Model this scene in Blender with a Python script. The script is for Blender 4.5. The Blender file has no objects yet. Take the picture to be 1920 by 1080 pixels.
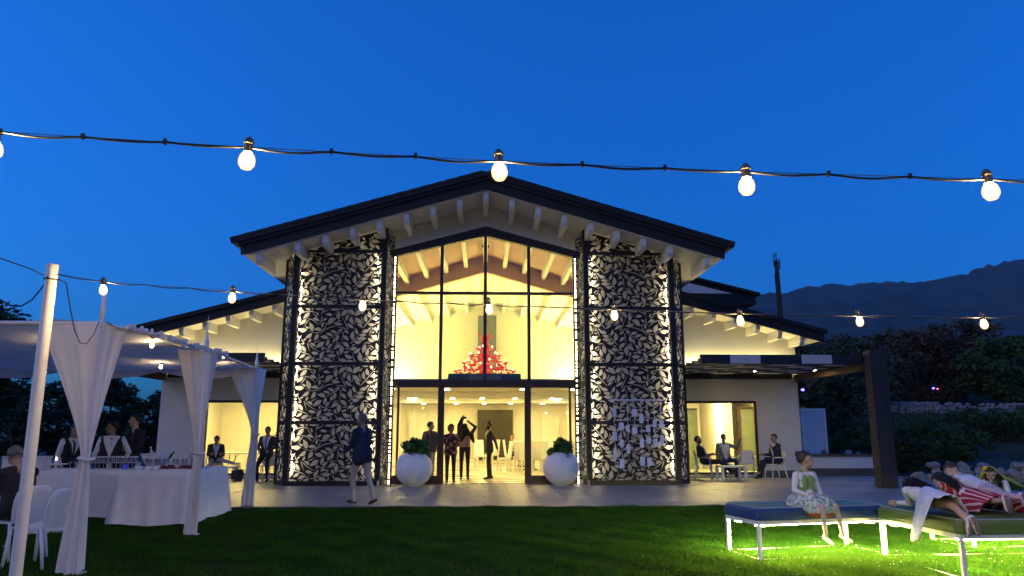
import bpy, bmesh, math, random
import numpy as np
from mathutils import Vector, Matrix
R = math.radians
rnd = random.Random(7)
SC = bpy.context.scene
COL = SC.collection

# ---------------------------------------------------------------- camera, sky, exposure
cam_d = bpy.data.cameras.new('camera'); cam = bpy.data.objects.new('camera', cam_d); COL.objects.link(cam)
cam_d.lens = 26.06; cam_d.sensor_width = 36.0; cam_d.clip_start = 0.1; cam_d.clip_end = 12000
cam.location = (0, 0, 1.5); cam.rotation_euler = (R(100.9), 0, R(-2.1))
SC.camera = cam
world = bpy.data.worlds.new('World'); SC.world = world; world.use_nodes = True
wn = world.node_tree; bg = wn.nodes['Background']
sky = wn.nodes.new('ShaderNodeTexSky'); sky.sky_type = 'NISHITA'; sky.sun_disc = False
sky.sun_elevation = R(3.0); sky.sun_rotation = R(279); sky.ozone_density = 6; sky.dust_density = 2.5
gam = wn.nodes.new('ShaderNodeGamma'); gam.inputs[1].default_value = 0.65
tint = wn.nodes.new('ShaderNodeMix'); tint.data_type = 'RGBA'; tint.blend_type = 'MULTIPLY'
tint.inputs[0].default_value = 1.0; tint.inputs[7].default_value = (0.075, 0.475, 1.0, 1)
wn.links.new(sky.outputs[0], gam.inputs[0]); wn.links.new(gam.outputs[0], tint.inputs[6]); wn.links.new(tint.outputs[2], bg.inputs[0])
bg.inputs[1].default_value = 0.67
sun_d = bpy.data.lights.new('afterglow_sun', 'SUN'); sun = bpy.data.objects.new('afterglow_sun', sun_d); COL.objects.link(sun)
sun_d.energy = 0.72; sun_d.angle = R(60); sun_d.color = (1.0, 0.72, 0.55)
sun.rotation_euler = Vector((math.sin(R(58)), math.cos(R(58)), -0.25)).to_track_quat('-Z', 'Y').to_euler()
SC.view_settings.view_transform = 'Standard'; SC.view_settings.look = 'None'
SC.view_settings.exposure = 0.0; SC.view_settings.gamma = 1.0; SC.view_settings.use_curve_mapping = False
SC.render.engine = 'CYCLES'
cy = SC.cycles
cy.use_denoising = True
try: cy.denoiser = 'OPENIMAGEDENOISE'
except Exception: pass
cy.max_bounces = 7; cy.diffuse_bounces = 4; cy.glossy_bounces = 3; cy.transmission_bounces = 4; cy.transparent_max_bounces = 12
cy.sample_clamp_indirect = 4.0; cy.caustics_reflective = False; cy.caustics_refractive = False
cy.use_light_tree = True; cy.volume_bounces = 0

# ---------------------------------------------------------------- helpers
def cat(o, label, category, group=None):
    o['label'] = label; o['category'] = category
    if group: o['group'] = group
    return o
def thing(name, label, category, loc=(0, 0, 0), rz=0.0, group=None):
    o = bpy.data.objects.new(name, None); o.empty_display_size = 0.2; COL.objects.link(o)
    o.location = loc; o.rotation_euler = (0, 0, rz)
    return cat(o, label, category, group)
def kind(o, k):
    o['kind'] = k; return o
def origin(o):
    v = Vector((0, 0, 0))
    while o is not None:
        v += o.location; o = o.parent
    return v
def copy_tree(o, parent=None):
    c = o.copy(); COL.objects.link(c); c.parent = parent
    for ch in list(o.children): copy_tree(ch, c)
    return c
def link_mesh(name, me, mats, parent=None, loc=None, smooth=False):
    o = bpy.data.objects.new(name, me); COL.objects.link(o)
    for m in (mats if isinstance(mats, (list, tuple)) else [mats]): me.materials.append(m)
    if parent is not None: o.parent = parent
    if loc is not None: o.location = loc
    if smooth: me.polygons.foreach_set('use_smooth', [True] * len(me.polygons))
    return o
def instance(name, me, parent=None, loc=(0, 0, 0), rot=(0, 0, 0), scale=(1, 1, 1)):
    o = bpy.data.objects.new(name, me); COL.objects.link(o); o.parent = parent
    o.location = loc; o.rotation_euler = rot; o.scale = scale
    return o

class MB:
    def __init__(s): s.v = []; s.f = []; s.m = []; s.cur = 0
    def mat(s, i): s.cur = i; return s
    def face(s, *idx): s.f.append(tuple(idx)); s.m.append(s.cur)
    def quad(s, a, b, c, d):
        n = len(s.v); s.v += [tuple(a), tuple(b), tuple(c), tuple(d)]; s.face(n, n+1, n+2, n+3); return s
    def poly(s, pts):
        n = len(s.v); s.v += [tuple(p) for p in pts]; s.face(*range(n, n+len(pts))); return s
    def box(s, x0, x1, y0, y1, z0, z1, M=None):
        n = len(s.v)
        P = [(x0,y0,z0),(x1,y0,z0),(x1,y1,z0),(x0,y1,z0),(x0,y0,z1),(x1,y0,z1),(x1,y1,z1),(x0,y1,z1)]
        if M is not None: P = [tuple(M @ Vector(p)) for p in P]
        s.v += P
        for q in ((0,3,2,1),(4,5,6,7),(0,1,5,4),(1,2,6,5),(2,3,7,6),(3,0,4,7)): s.face(*[n+i for i in q])
        return s
    def bar(s, a, b, w, h, upv=(0, 0, 1)):
        a = Vector(a); b = Vector(b); d = (b-a); L = d.length; d.normalize(); u = Vector(upv)
        sd = d.cross(u); sd.normalize(); u = sd.cross(d)
        M = Matrix((sd, d, u)).transposed().to_4x4(); M.translation = a
        return s.box(-w/2, w/2, 0, L, -h/2, h/2, M)
    def prism(s, pts, y0, y1, axis='y'):
        f = {'y': lambda p, t: (p[0], t, p[1]), 'x': lambda p, t: (t, p[0], p[1]), 'z': lambda p, t: (p[0], p[1], t)}[axis]
        n = len(s.v); k = len(pts)
        s.v += [f(p, y0) for p in pts] + [f(p, y1) for p in pts]
        s.face(*range(n, n+k)); s.face(*reversed(range(n+k, n+2*k)))
        for i in range(k): j = (i+1) % k; s.face(n+i, n+k+i, n+k+j, n+j)
        return s
    def tube(s, pts, r, n=8, cap=True, closed=False):
        pts = [Vector(p) for p in pts]; k = len(pts)
        rs = r if isinstance(r, (list, tuple)) else [r]*k
        b = len(s.v); ref = None
        for i, p in enumerate(pts):
            if closed: d = pts[(i+1) % k] - pts[i-1]
            else: d = pts[min(i+1, k-1)] - pts[max(i-1, 0)]
            if d.length < 1e-9: d = Vector((0, 0, 1))
            d.normalize()
            if ref is None: ref = Vector((0, 0, 1)) if abs(d.z) < .9 else Vector((1, 0, 0))
            u = ref - d*ref.dot(d); u.normalize(); w = d.cross(u); ref = u
            for j in range(n):
                a = 2*math.pi*j/n; q = p + (u*math.cos(a) + w*math.sin(a))*rs[i]; s.v.append(tuple(q))
        for i in range(k if closed else k-1):
            i2 = (i+1) % k
            for j in range(n):
                j2 = (j+1) % n; s.face(b+i*n+j, b+i*n+j2, b+i2*n+j2, b+i2*n+j)
        if cap and not closed:
            s.face(*reversed(range(b, b+n))); s.face(*range(b+(k-1)*n, b+k*n))
        return s
    def lathe(s, prof, c=(0, 0, 0), n=20, sx=1, sy=1):
        b = len(s.v); k = len(prof)
        for (r, z) in prof:
            for j in range(n):
                a = 2*math.pi*j/n; s.v.append((c[0]+r*sx*math.cos(a), c[1]+r*sy*math.sin(a), c[2]+z))
        for i in range(k-1):
            for j in range(n):
                j2 = (j+1) % n; s.face(b+i*n+j, b+i*n+j2, b+(i+1)*n+j2, b+(i+1)*n+j)
        if prof[0][0] > 1e-4: s.face(*reversed(range(b, b+n)))
        if prof[-1][0] > 1e-4: s.face(*range(b+(k-1)*n, b+k*n))
        return s
    def ball(s, c, r, nu=12, nv=8, M=None):
        if not isinstance(r, (list, tuple)): r = (r, r, r)
        b = len(s.v)
        for i in range(nv+1):
            t = math.pi*i/nv
            for j in range(nu):
                a = 2*math.pi*j/nu; q = Vector((r[0]*math.sin(t)*math.cos(a), r[1]*math.sin(t)*math.sin(a), r[2]*math.cos(t)))
                if M is not None: q = M @ q
                s.v.append((c[0]+q[0], c[1]+q[1], c[2]+q[2]))
        for i in range(nv):
            for j in range(nu):
                j2 = (j+1) % nu; s.face(b+i*nu+j, b+(i+1)*nu+j, b+(i+1)*nu+j2, b+i*nu+j2)
        return s
    def mesh(s, name):
        me = bpy.data.meshes.new(name); me.from_pydata(s.v, [], s.f)
        me.polygons.foreach_set('material_index', s.m); me.update(); return me
    def build(s, name, mats, parent=None, world=True, smooth=False, bevel=0):
        if world and parent is not None:
            o = origin(parent); s.v = [(p[0]-o.x, p[1]-o.y, p[2]-o.z) for p in s.v]
        me = s.mesh(name)
        if bevel:
            bm = bmesh.new(); bm.from_mesh(me); bmesh.ops.remove_doubles(bm, verts=bm.verts, dist=1e-5)
            bmesh.ops.bevel(bm, geom=bm.edges[:], offset=bevel, segments=2, affect='EDGES', clamp_overlap=True)
            bm.to_mesh(me); bm.free()
        return link_mesh(name, me, mats, parent, smooth=smooth)

# ---------------------------------------------------------------- materials
def nmat(name, col, rough=0.6, metal=0.0, var=0.0, scale=4.0, bump=0.0, bscale=40.0, spec=0.5, coat=0.0,
         emit=None, estr=0.0, col2=None, detail=4.0, stretch=None, sheen=0.0, sub=0.0):
    m = bpy.data.materials.new(name); m.use_nodes = True; nt = m.node_tree
    b = nt.nodes['Principled BSDF']
    b.inputs['Roughness'].default_value = rough; b.inputs['Metallic'].default_value = metal
    b.inputs['Specular IOR Level'].default_value = spec; b.inputs['Coat Weight'].default_value = coat
    b.inputs['Sheen Weight'].default_value = sheen
    if sub: b.inputs['Subsurface Weight'].default_value = sub; b.inputs['Subsurface Radius'].default_value = (.02, .008, .004)
    c = (*col, 1); b.inputs['Base Color'].default_value = c
    tc = nt.nodes.new('ShaderNodeTexCoord'); src = tc.outputs['Object']
    if stretch:
        mp = nt.nodes.new('ShaderNodeMapping'); mp.inputs['Scale'].default_value = stretch
        nt.links.new(src, mp.inputs[0]); src = mp.outputs[0]
    if var or col2:
        nz = nt.nodes.new('ShaderNodeTexNoise'); nz.inputs['Scale'].default_value = scale; nz.inputs['Detail'].default_value = detail
        nt.links.new(src, nz.inputs[0])
        rp = nt.nodes.new('ShaderNodeValToRGB'); rp.color_ramp.elements[0].position = .3; rp.color_ramp.elements[1].position = .7
        lo = tuple(max(0, x*(1-var)) for x in col) if not col2 else col
        hi = tuple(min(1, x*(1+var)) for x in col) if not col2 else col2
        rp.color_ramp.elements[0].color = (*lo, 1); rp.color_ramp.elements[1].color = (*hi, 1)
        nt.links.new(nz.outputs[0], rp.inputs[0]); nt.links.new(rp.outputs[0], b.inputs['Base Color'])
        mr = nt.nodes.new('ShaderNodeMapRange'); mr.inputs[3].default_value = max(.02, rough-.1); mr.inputs[4].default_value = min(1, rough+.1)
        nt.links.new(nz.outputs[0], mr.inputs[0]); nt.links.new(mr.outputs[0], b.inputs['Roughness'])
    if bump:
        n2 = nt.nodes.new('ShaderNodeTexNoise'); n2.inputs['Scale'].default_value = bscale; n2.inputs['Detail'].default_value = 3
        bp = nt.nodes.new('ShaderNodeBump'); bp.inputs['Strength'].default_value = bump; bp.inputs['Distance'].default_value = 0.01
        nt.links.new(src, n2.inputs[0]); nt.links.new(n2.outputs[0], bp.inputs['Height']); nt.links.new(bp.outputs[0], b.inputs['Normal'])
    if emit:
        b.inputs['Emission Color'].default_value = (*emit, 1); b.inputs['Emission Strength'].default_value = estr
    return m
def glassmat(name, tintc=(1, 1, 1), refl=1.0, rough=0.0):
    m = bpy.data.materials.new(name); m.use_nodes = True; nt = m.node_tree; nt.nodes.clear()
    out = nt.nodes.new('ShaderNodeOutputMaterial'); mx = nt.nodes.new('ShaderNodeMixShader')
    tr = nt.nodes.new('ShaderNodeBsdfTransparent'); tr.inputs[0].default_value = (*tintc, 1)
    gl = nt.nodes.new('ShaderNodeBsdfGlossy'); gl.inputs['Roughness'].default_value = rough
    gl.inputs[0].default_value = (refl, refl, refl, 1)
    fr = nt.nodes.new('ShaderNodeFresnel'); fr.inputs[0].default_value = 1.45
    nt.links.new(fr.outputs[0], mx.inputs[0]); nt.links.new(tr.outputs[0], mx.inputs[1]); nt.links.new(gl.outputs[0], mx.inputs[2])
    nt.links.new(mx.outputs[0], out.inputs[0]); return m
def emat(name, col, s): 
    m = bpy.data.materials.new(name); m.use_nodes = True; nt = m.node_tree; nt.nodes.clear()
    out = nt.nodes.new('ShaderNodeOutputMaterial'); e = nt.nodes.new('ShaderNodeEmission')
    e.inputs[0].default_value = (*col, 1); e.inputs[1].default_value = s; nt.links.new(e.outputs[0], out.inputs[0]); return m
def clothmat(name, col, trans=0.35, fold=0.0):
    m = nmat(name, col, rough=.9, var=.05, scale=6, bump=.15, bscale=90, spec=.2); nt = m.node_tree
    b = nt.nodes['Principled BSDF']; out = [n for n in nt.nodes if n.type == 'OUTPUT_MATERIAL'][0]
    t = nt.nodes.new('ShaderNodeBsdfTranslucent'); t.inputs[0].default_value = (*col, 1)
    mx = nt.nodes.new('ShaderNodeMixShader'); mx.inputs[0].default_value = trans
    nt.links.new(b.outputs[0], mx.inputs[1]); nt.links.new(t.outputs[0], mx.inputs[2]); nt.links.new(mx.outputs[0], out.inputs[0]); return m

WARM = (1.0, 0.74, 0.34); WARMW = (1.0, 0.80, 0.45)
M = dict(
  render_wall=nmat('cream_render', (.74, .72, .66), .85, var=.05, scale=1.2, bump=.25, bscale=120),
  soffit=nmat('soffit_paint', (.72, .69, .62), .7, var=.05, scale=2, bump=.06, bscale=60),
  beam=nmat('beam_paint', (.76, .74, .69), .6, var=.07, scale=5, stretch=(1, .15, 1), bump=.1, bscale=30),
  roof_dark=nmat('roof_dark', (.012, .012, .014), .75, var=.35, scale=3, bump=.4, bscale=18),
  tile_dark=nmat('roof_tile', (.018, .016, .017), .8, var=.4, scale=6, bump=.4, bscale=25),
  steel=nmat('dark_steel', (.022, .015, .013), .5, metal=.3, var=.3, scale=7, bump=.05),
  laser=nmat('laser_cut_steel', (.012, .009, .009), .6, metal=.2, var=.3, scale=8, bump=.05),
  frame=nmat('brown_frame', (.045, .022, .016), .45, metal=.2, var=.25, scale=5),
  glass=glassmat('window_glass', (.97, .98, .97), .9),
  inwall=nmat('interior_plaster', (.80, .78, .72), .8, var=.03, scale=1.5, bump=.06, bscale=70),
  infloor=nmat('interior_floor', (.55, .50, .42), .28, var=.10, scale=1.2, stretch=(.4, 2, 1), bump=.02),
  wood_dark=nmat('dark_timber', (.055, .042, .035), .7, var=.4, scale=5, stretch=(1, 1, .12), bump=.35, bscale=14),
  wood_brown=nmat('brown_timber', (.12, .075, .045), .65, var=.35, scale=4, stretch=(1, .15, 1), bump=.25, bscale=16),
  white_paint=nmat('white_paint', (.78, .78, .76), .45, var=.04, scale=8),
  white_plastic=nmat('white_plastic', (.75, .75, .74), .4, var=.05, scale=5, bump=.03),
  planter=nmat('planter_white', (.78, .78, .78), .45, var=.05, scale=3, bump=.03, bscale=50),
  led=emat('led_light', (1, .82, .50), 34.0),
  led_soft=emat('led_cove', (1, .80, .40), 14.0),
  bulb=emat('bulb_glow', (1, .66, .26), 1500.0),
  bulb_small=emat('small_bulb_glow', (1, .68, .30), 620.0),
  cable=nmat('black_cable', (.012, .012, .016), .5, var=.2, scale=20),
  wire=nmat('steel_wire', (.35, .35, .36), .35, metal=.8, var=.1, scale=30),
  socket=nmat('socket_black', (.10, .085, .06), .5, var=.2, scale=30),
)

def halo_globemat():  # emissive shell imitates the warm halo around a lit bulb
    m = bpy.data.materials.new('bulb_halo_globe'); m.use_nodes = True; nt = m.node_tree; nt.nodes.clear()
    out = nt.nodes.new('ShaderNodeOutputMaterial'); mx = nt.nodes.new('ShaderNodeMixShader'); tr = nt.nodes.new('ShaderNodeBsdfTransparent'); e = nt.nodes.new('ShaderNodeEmission')
    e.inputs[0].default_value = (1, .60, .24, 1); e.inputs[1].default_value = 3.0; mx.inputs[0].default_value = .42
    nt.links.new(tr.outputs[0], mx.inputs[1]); nt.links.new(e.outputs[0], mx.inputs[2]); nt.links.new(mx.outputs[0], out.inputs[0]); return m
M['halo_globe'] = halo_globemat()
# ---------------------------------------------------------------- ground, lawn, terrace
M['ground'] = nmat('ground_soil', (.035, .05, .025), .95, var=.5, scale=.05, detail=8)
M['lawn'] = nmat('lawn_soil', (.012, .032, .007), 1.0, spec=.05, var=.45, scale=2.2, detail=8, bump=.6, bscale=60)
M['tile'] = nmat('terrace_tile', (.27, .255, .235), .46, var=.22, scale=2.6, stretch=(.5, 3, 1), bump=.05, bscale=30)
M['grout'] = nmat('terrace_grout', (.05, .048, .045), .9, var=.2, scale=9)
g = MB().quad((-3500, -3500, -.08), (3500, -3500, -.08), (3500, 3500, -.08), (-3500, 3500, -.08)).build('ground', M['ground']); kind(g, 'structure')
lw = MB().box(-30, 30, -6, 15.3, -.07, 0).build('lawn', M['lawn']); kind(lw, 'structure')
tb = MB().box(-13, 13.6, 15.3, 26.5, -.06, .012).build('terrace', M['grout']); kind(tb, 'structure')
tms = []
for k_, c_ in enumerate(((.27, .255, .235), (.235, .225, .21), (.30, .28, .255), (.25, .235, .22))):
  tm = MB().box(-.594, .594, -.394, .394, 0, .018).mesh('tile'); tm.materials.append(nmat('terrace_tile', c_, .46, var=.25, scale=2.6, stretch=(.5, 3, 1), bump=.05, bscale=30)); tms.append(tm)
for j in range(12):
    for i in range(22):
        x = -12.6 + i*1.2 + (.6 if j % 2 else 0); y = 15.72 + j*.8
        if abs(x) < 6.4 and y > 21.9: continue
        if y > 24.4 and abs(x) < 10: continue
        instance('tile', tms[rnd.randrange(4)], tb, (x, y, .012 + rnd.uniform(-.001, .001)), (rnd.uniform(-.001, .001), rnd.uniform(-.001, .001), 0))

# ---------------------------------------------------------------- the event hall
SL = .293
def soff(x): return 8.16 - SL*abs(x)
hall = thing('event_hall', 'large gabled event hall with lit glass front and black leaf-pattern screens', 'building', (0, 21.6, 0))
def hpart(name, mb, mat, parent=None, **k): return mb.build(name, mat, parent or hall, **k)
# roof slab
roof = hpart('roof', MB().prism([(-6.82, 6.65), (-6.70, 6.28), (-6.45, 6.25), (0, 8.16), (6.45, 6.25), (6.70, 6.28), (6.82, 6.65), (0, 8.62)], 20.06, 39.6), [M['soffit']])
# dark stepped fascia in front of the slab, both slopes
for s in (-1, 1):
    def pr4(za, zb, x1, drop): return [(0, 8.65+za), (s*x1, 8.65+za-SL*x1), (s*(x1-.05), 8.65+zb-SL*x1+.01), (0, 8.65+zb)]
    hpart('fascia_board', MB().prism(pr4(-.02, -.46, 6.74, 0), 19.99, 20.057), M['roof_dark'], roof)
    hpart('fascia_moulding', MB().prism(pr4(-.03, -.20, 6.80, 0), 19.93, 19.987), M['roof_dark'], roof)
    hpart('verge_board', MB().prism(pr4(.03, -.10, 6.86, 0), 19.88, 19.927), M['roof_dark'], roof)
    hpart('gutter', MB().tube([(s*6.88, 19.9, 6.60), (s*6.88, 39.6, 6.60)], .09, 8), M['roof_dark'], roof)
    # verge tiles along the rake
    tmm = MB().lathe([(.0, 0), (.075, .0), (.085, .36), (.0, .36)], n=8).mesh('verge_tile'); tmm.materials.append(M['tile_dark'])
    ang = math.atan(SL)
    for i in range(20):
        x = .05 + i*.345
        instance('verge_tile', tmm, roof, Vector((s*(x+.02), 19.95, 8.66-SL*x+.012)) - origin(roof), (0, s*(math.pi/2+ang) , 0))
    # tiled slope seen edge-on
    hpart('tile_bed', MB().prism([(0, 8.63), (s*6.82, 6.66), (s*6.84, 6.72), (0, 8.70)], 20.07, 39.6), M['tile_dark'], roof)
bm_pts = [0]+[q*.742*t for t in range(1, 8) for q in (-1, 1)]+[-6.25, 6.25]
for x in bm_pts:
    sx = max(-.045, min(.045, 0)); zt = soff(x)
    mb = MB()
    prof = [(20.12, zt-.02), (20.12, zt-.22), (20.22, zt-.33), (21.6, zt-.33), (21.6, zt-.02)]
    mb.prism(prof, x-.075, x+.075, 'x')
    hpart('rafter', mb, M['beam'], roof, bevel=.006)
    if abs(x) < 6: hpart('rafter', MB().box(x-.075, x+.075, 21.86, 27.9, zt-.30, zt-.02), M['beam'], roof)
for i in range(-6, 7):
    x = i*.95; zt = soff(x)
    hpart('rafter', MB().box(x-.07, x+.07, 28.2, 38.7, zt-.26, zt-.02), M['beam'], roof)
# walls
W = M['render_wall']
for s in (-1, 1):
    hpart('front_wall', MB().prism([(s*2.78, 0), (s*5.82, 0), (s*5.82, soff(5.82)+.01), (s*2.78, soff(2.78)+.01)], 21.6, 21.85), W)
    hpart('side_wall', MB().box(min(s*5.82, s*5.58), max(s*5.82, s*5.58), 21.85, 39, 0, soff(5.82)+.01), M['inwall'])
hpart('gable_wall', MB().prism([(-2.78, 6.76), (0, 7.54), (2.78, 6.76), (2.78, soff(2.78)+.01), (0, soff(0)+.01), (-2.78, soff(2.78)+.01)], 21.6, 21.85), W)
hpart('back_wall', MB().prism([(-5.58, 0), (5.58, 0), (5.58, soff(5.58)+.01), (0, 8.17), (-5.58, soff(5.58)+.01)], 38.75, 39), M['inwall'])
# interior frame wall (dropped gable beam) and false ceiling
M['peach_light'] = nmat('warm_light_plaster', (.60, .39, .30), .8, var=.04, scale=1.5, bump=.06, bscale=70)  # peach base colour stands in for orange light in the front zone
for s_ in (-1, 1): hpart('ceiling_tint_panel', MB().prism([(0, soff(0)-.006), (s_*5.57, soff(5.57)-.006), (s_*5.57, soff(5.57)-.018), (0, soff(0)-.018)], 21.86, 27.89), M['peach_light'])  # thin panels added below the slab to carry that warm light as colour
hpart('gable_beam', MB().prism([(-5.57, soff(5.57)-.65), (0, 7.5), (5.57, soff(5.57)-.65), (5.57, soff(5.57)+.005), (0, 8.165), (-5.57, soff(5.57)+.005)], 27.9, 28.2), M['peach_light'])
hpart('false_ceiling', MB().box(-5.57, 5.57, 21.95, 38.74, 2.84, 3.0), M['inwall'])
hpart('ceiling_rib', MB().box(-5.56, 5.56, 26.0, 26.3, 2.62, 2.837), M['inwall'])
hpart('ceiling_rib', MB().box(-5.56, 5.56, 32.0, 32.3, 2.66, 2.837), M['inwall'])
hpart('interior_floor', MB().box(-5.57, 5.57, 21.62, 38.74, -.02, .033), M['infloor'])
# flue column behind the chandelier, wood wall panels, columns
hpart('flue_column', MB().box(-.36, .58, 37.6, 38.7, 3.0, 7.3), nmat('flue_grey', (.10, .10, .11), .6, var=.15, scale=3))
M['timber_black'] = nmat('black_timber', (.018, .012, .009), .5, var=.4, scale=5, stretch=(1, 1, .12), bump=.3, bscale=14)
dw = hpart('timber_screen', MB().box(-.35, 1.45, 38.3, 38.5, .06, 2.55), M['timber_black'])
for i in range(6): hpart('panel_strip', MB().box(-.32+i*.295, -.06+i*.295, 38.26, 38.297, .08, 2.5), M['timber_black'], dw)
for s in (-1, 1):
    hpart('column', MB().box(s*4.3-.35, s*4.3+.35, 27, 27.7, .034, 2.838), M['inwall'])
    hpart('column', MB().box(s*4.0-.3, s*4.0+.3, 33, 33.6, .034, 2.838), M['inwall'])
    hpart('wall_panel', MB().box(s*3.4-.45, s*3.4+.45, 38.6, 38.745, .2, 2.4), M['white_paint'])
# lower ceiling downlights + light bars; lamps of the upper hall
dl_m = emat('downlight', (1, .75, .23), 600.0)
for yy in (24.3, 27.2, 29.0, 31.2, 34.5, 37.0):
    for xx in (-4.6, -2.9, -1.3, 0, 1.3, 2.9, 4.6):
        if yy > 28 or xx != 0:
            o = hpart('downlight', MB().lathe([(.10, 0), (.10, .012), (.085, .014)], (xx+rnd.uniform(-.1, .1), yy, 2.82), 10), M['white_paint'])
            MB().lathe([(.0, 0), (.083, 0), (.083, .004), (0, .004)], (0, 0, -.006), 8).build('lamp', dl_m, o, world=False).location = Vector(o.data.vertices[0].co) - Vector((.10, 0, 0))
for s in (-1, 1):
    for yy in (29.4, 31.0):
        hpart('light_bar', MB().box(s*3.1-.09, s*3.1+.09, yy, yy+1.1, 2.80, 2.835), emat('light_bar', (1, .85, .55), 9))
    # uplight troughs along the foot of the vault
    hpart('uplight_trough', MB().box(min(s*5.53, s*5.1), max(s*5.53, s*5.1), 29, 38.2, 3.0, 3.10), M['white_paint'])
    hpart('uplight', MB().box(min(s*5.43, s*5.23), max(s*5.43, s*5.23), 29.2, 38.0, 3.102, 3.12), emat('uplight', (1, .84, .20), 205.0))
    hpart('wall_washer', MB().box(min(s*5.2, s*4.5), max(s*5.2, s*4.5), 38.3, 38.45, 3.004, 3.12), emat('wall_washer', (1, .80, .34), 900.0))
hpart('uplight', MB().box(-1.2, 1.2, 30.5, 30.8, 3.004, 3.1), emat('uplight_mid', (1, .84, .2), 90.0))

# ---------------------------------------------------------------- glazed front
FR = M['frame']; gz = hpart('glazed_front', MB().box(-2.6, 2.6, 21.46, 21.60, 2.72, 2.93), FR)
def fbar(n, *a): return hpart(n, MB().box(*a), FR, gz)
for s in (-1, 1):
    fbar('jamb', min(s*2.60, s*2.79), max(s*2.60, s*2.79), 21.45, 21.62, .02, 6.58)
    hpart('head_beam', MB().prism([(0, 7.50), (s*2.82, 6.73), (s*2.82, 6.53), (0, 7.22)], 21.44, 21.63), FR, gz)
    fbar('mullion', s*1.285-.045, s*1.285+.045, 21.47, 21.59, 2.93, 7.22-.245*1.285)
    fbar('jamb', s*1.24-.09, s*1.24+.09, 21.47, 21.61, .02, 2.72)
    fbar('sill', min(s*1.33, s*2.6), max(s*1.33, s*2.6), 21.48, 21.58, .02, .26)
    fbar('sliding_stile', s*2.46-.03, s*2.46+.03, 21.49, 21.57, .26, 2.72)
    # lead-coloured flashing line over the head beam
    hpart('flashing', MB().prism([(0, 7.535), (s*2.84, 6.76), (s*2.84, 6.735), (0, 7.507)], 21.40, 21.598), M['white_paint'], gz)
fbar('mullion', -.045, .045, 21.47, 21.59, 2.93, 7.21)
fbar('transom', -2.6, 2.6, 21.475, 21.585, 5.44, 5.52)
fbar('threshold', -1.15, 1.15, 21.5, 21.58, .015, .04)
GL = M['glass']
def pane(pts): return hpart('pane', MB().prism(pts, 21.525, 21.533), GL, gz)
for s in (-1, 1):
    for a, b in ((.045, 1.24), (1.33, 2.6)):
        pane([(s*a, 2.93), (s*b, 2.93), (s*b, 5.44), (s*a, 5.44)])
        pane([(s*a, 5.52), (s*b, 5.52), (s*b, 7.23-.245*b), (s*a, 7.23-.245*a)])
    pane([(s*1.33, .26), (s*2.6, .26), (s*2.6, 2.72), (s*1.33, 2.72)])
opb = hpart('door_operator', MB().box(-1.06, 1.05, 21.62, 21.9, 2.92, 3.13), nmat('operator_blue', (.06, .08, .13), .4, var=.1), gz)
hpart('operator_cover', MB().box(-.45, .48, 21.60, 21.618, 2.94, 3.10), nmat('operator_grey', (.22, .22, .26), .35, var=.1), opb)

# ---------------------------------------------------------------- leaf-pattern screens: black sheets with leaf cut-outs
def leaf_poly(p, a, L, w, bend, n=8):
    ca, sa = math.cos(a), math.sin(a); up = []; dn = []
    for i in range(n+1):
        t = i/n; prof = math.sin(math.pi*t**.82)**1.15
        c = bend*L*math.sin(math.pi*t)
        up.append((t*L, c+prof*w*.5)); dn.append((t*L, c-prof*w*.5))
    pts = up + dn[-2:0:-1]
    return np.array([(p[0]+x*ca-y*sa, p[1]+x*sa+y*ca) for x, y in pts])
def stem_poly(p, a, L, curl, w=.022, n=9):
    x, y = p; c = []; th = a
    for i in range(n+1):
        c.append((x, y, th)); x += L/n*math.cos(th); y += L/n*math.sin(th); th += curl/n
    up = []; dn = []
    for i, (x, y, th) in enumerate(c):
        t = i/n; ww = w*(.35+.65*math.sin(math.pi*min(1, t*1.1+.15)))
        if i in (0, n): ww = .003
        up.append((x-math.sin(th)*ww/2, y+math.cos(th)*ww/2)); dn.append((x+math.sin(th)*ww/2, y-math.cos(th)*ww/2))
    return np.array(up+dn[::-1])
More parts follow.
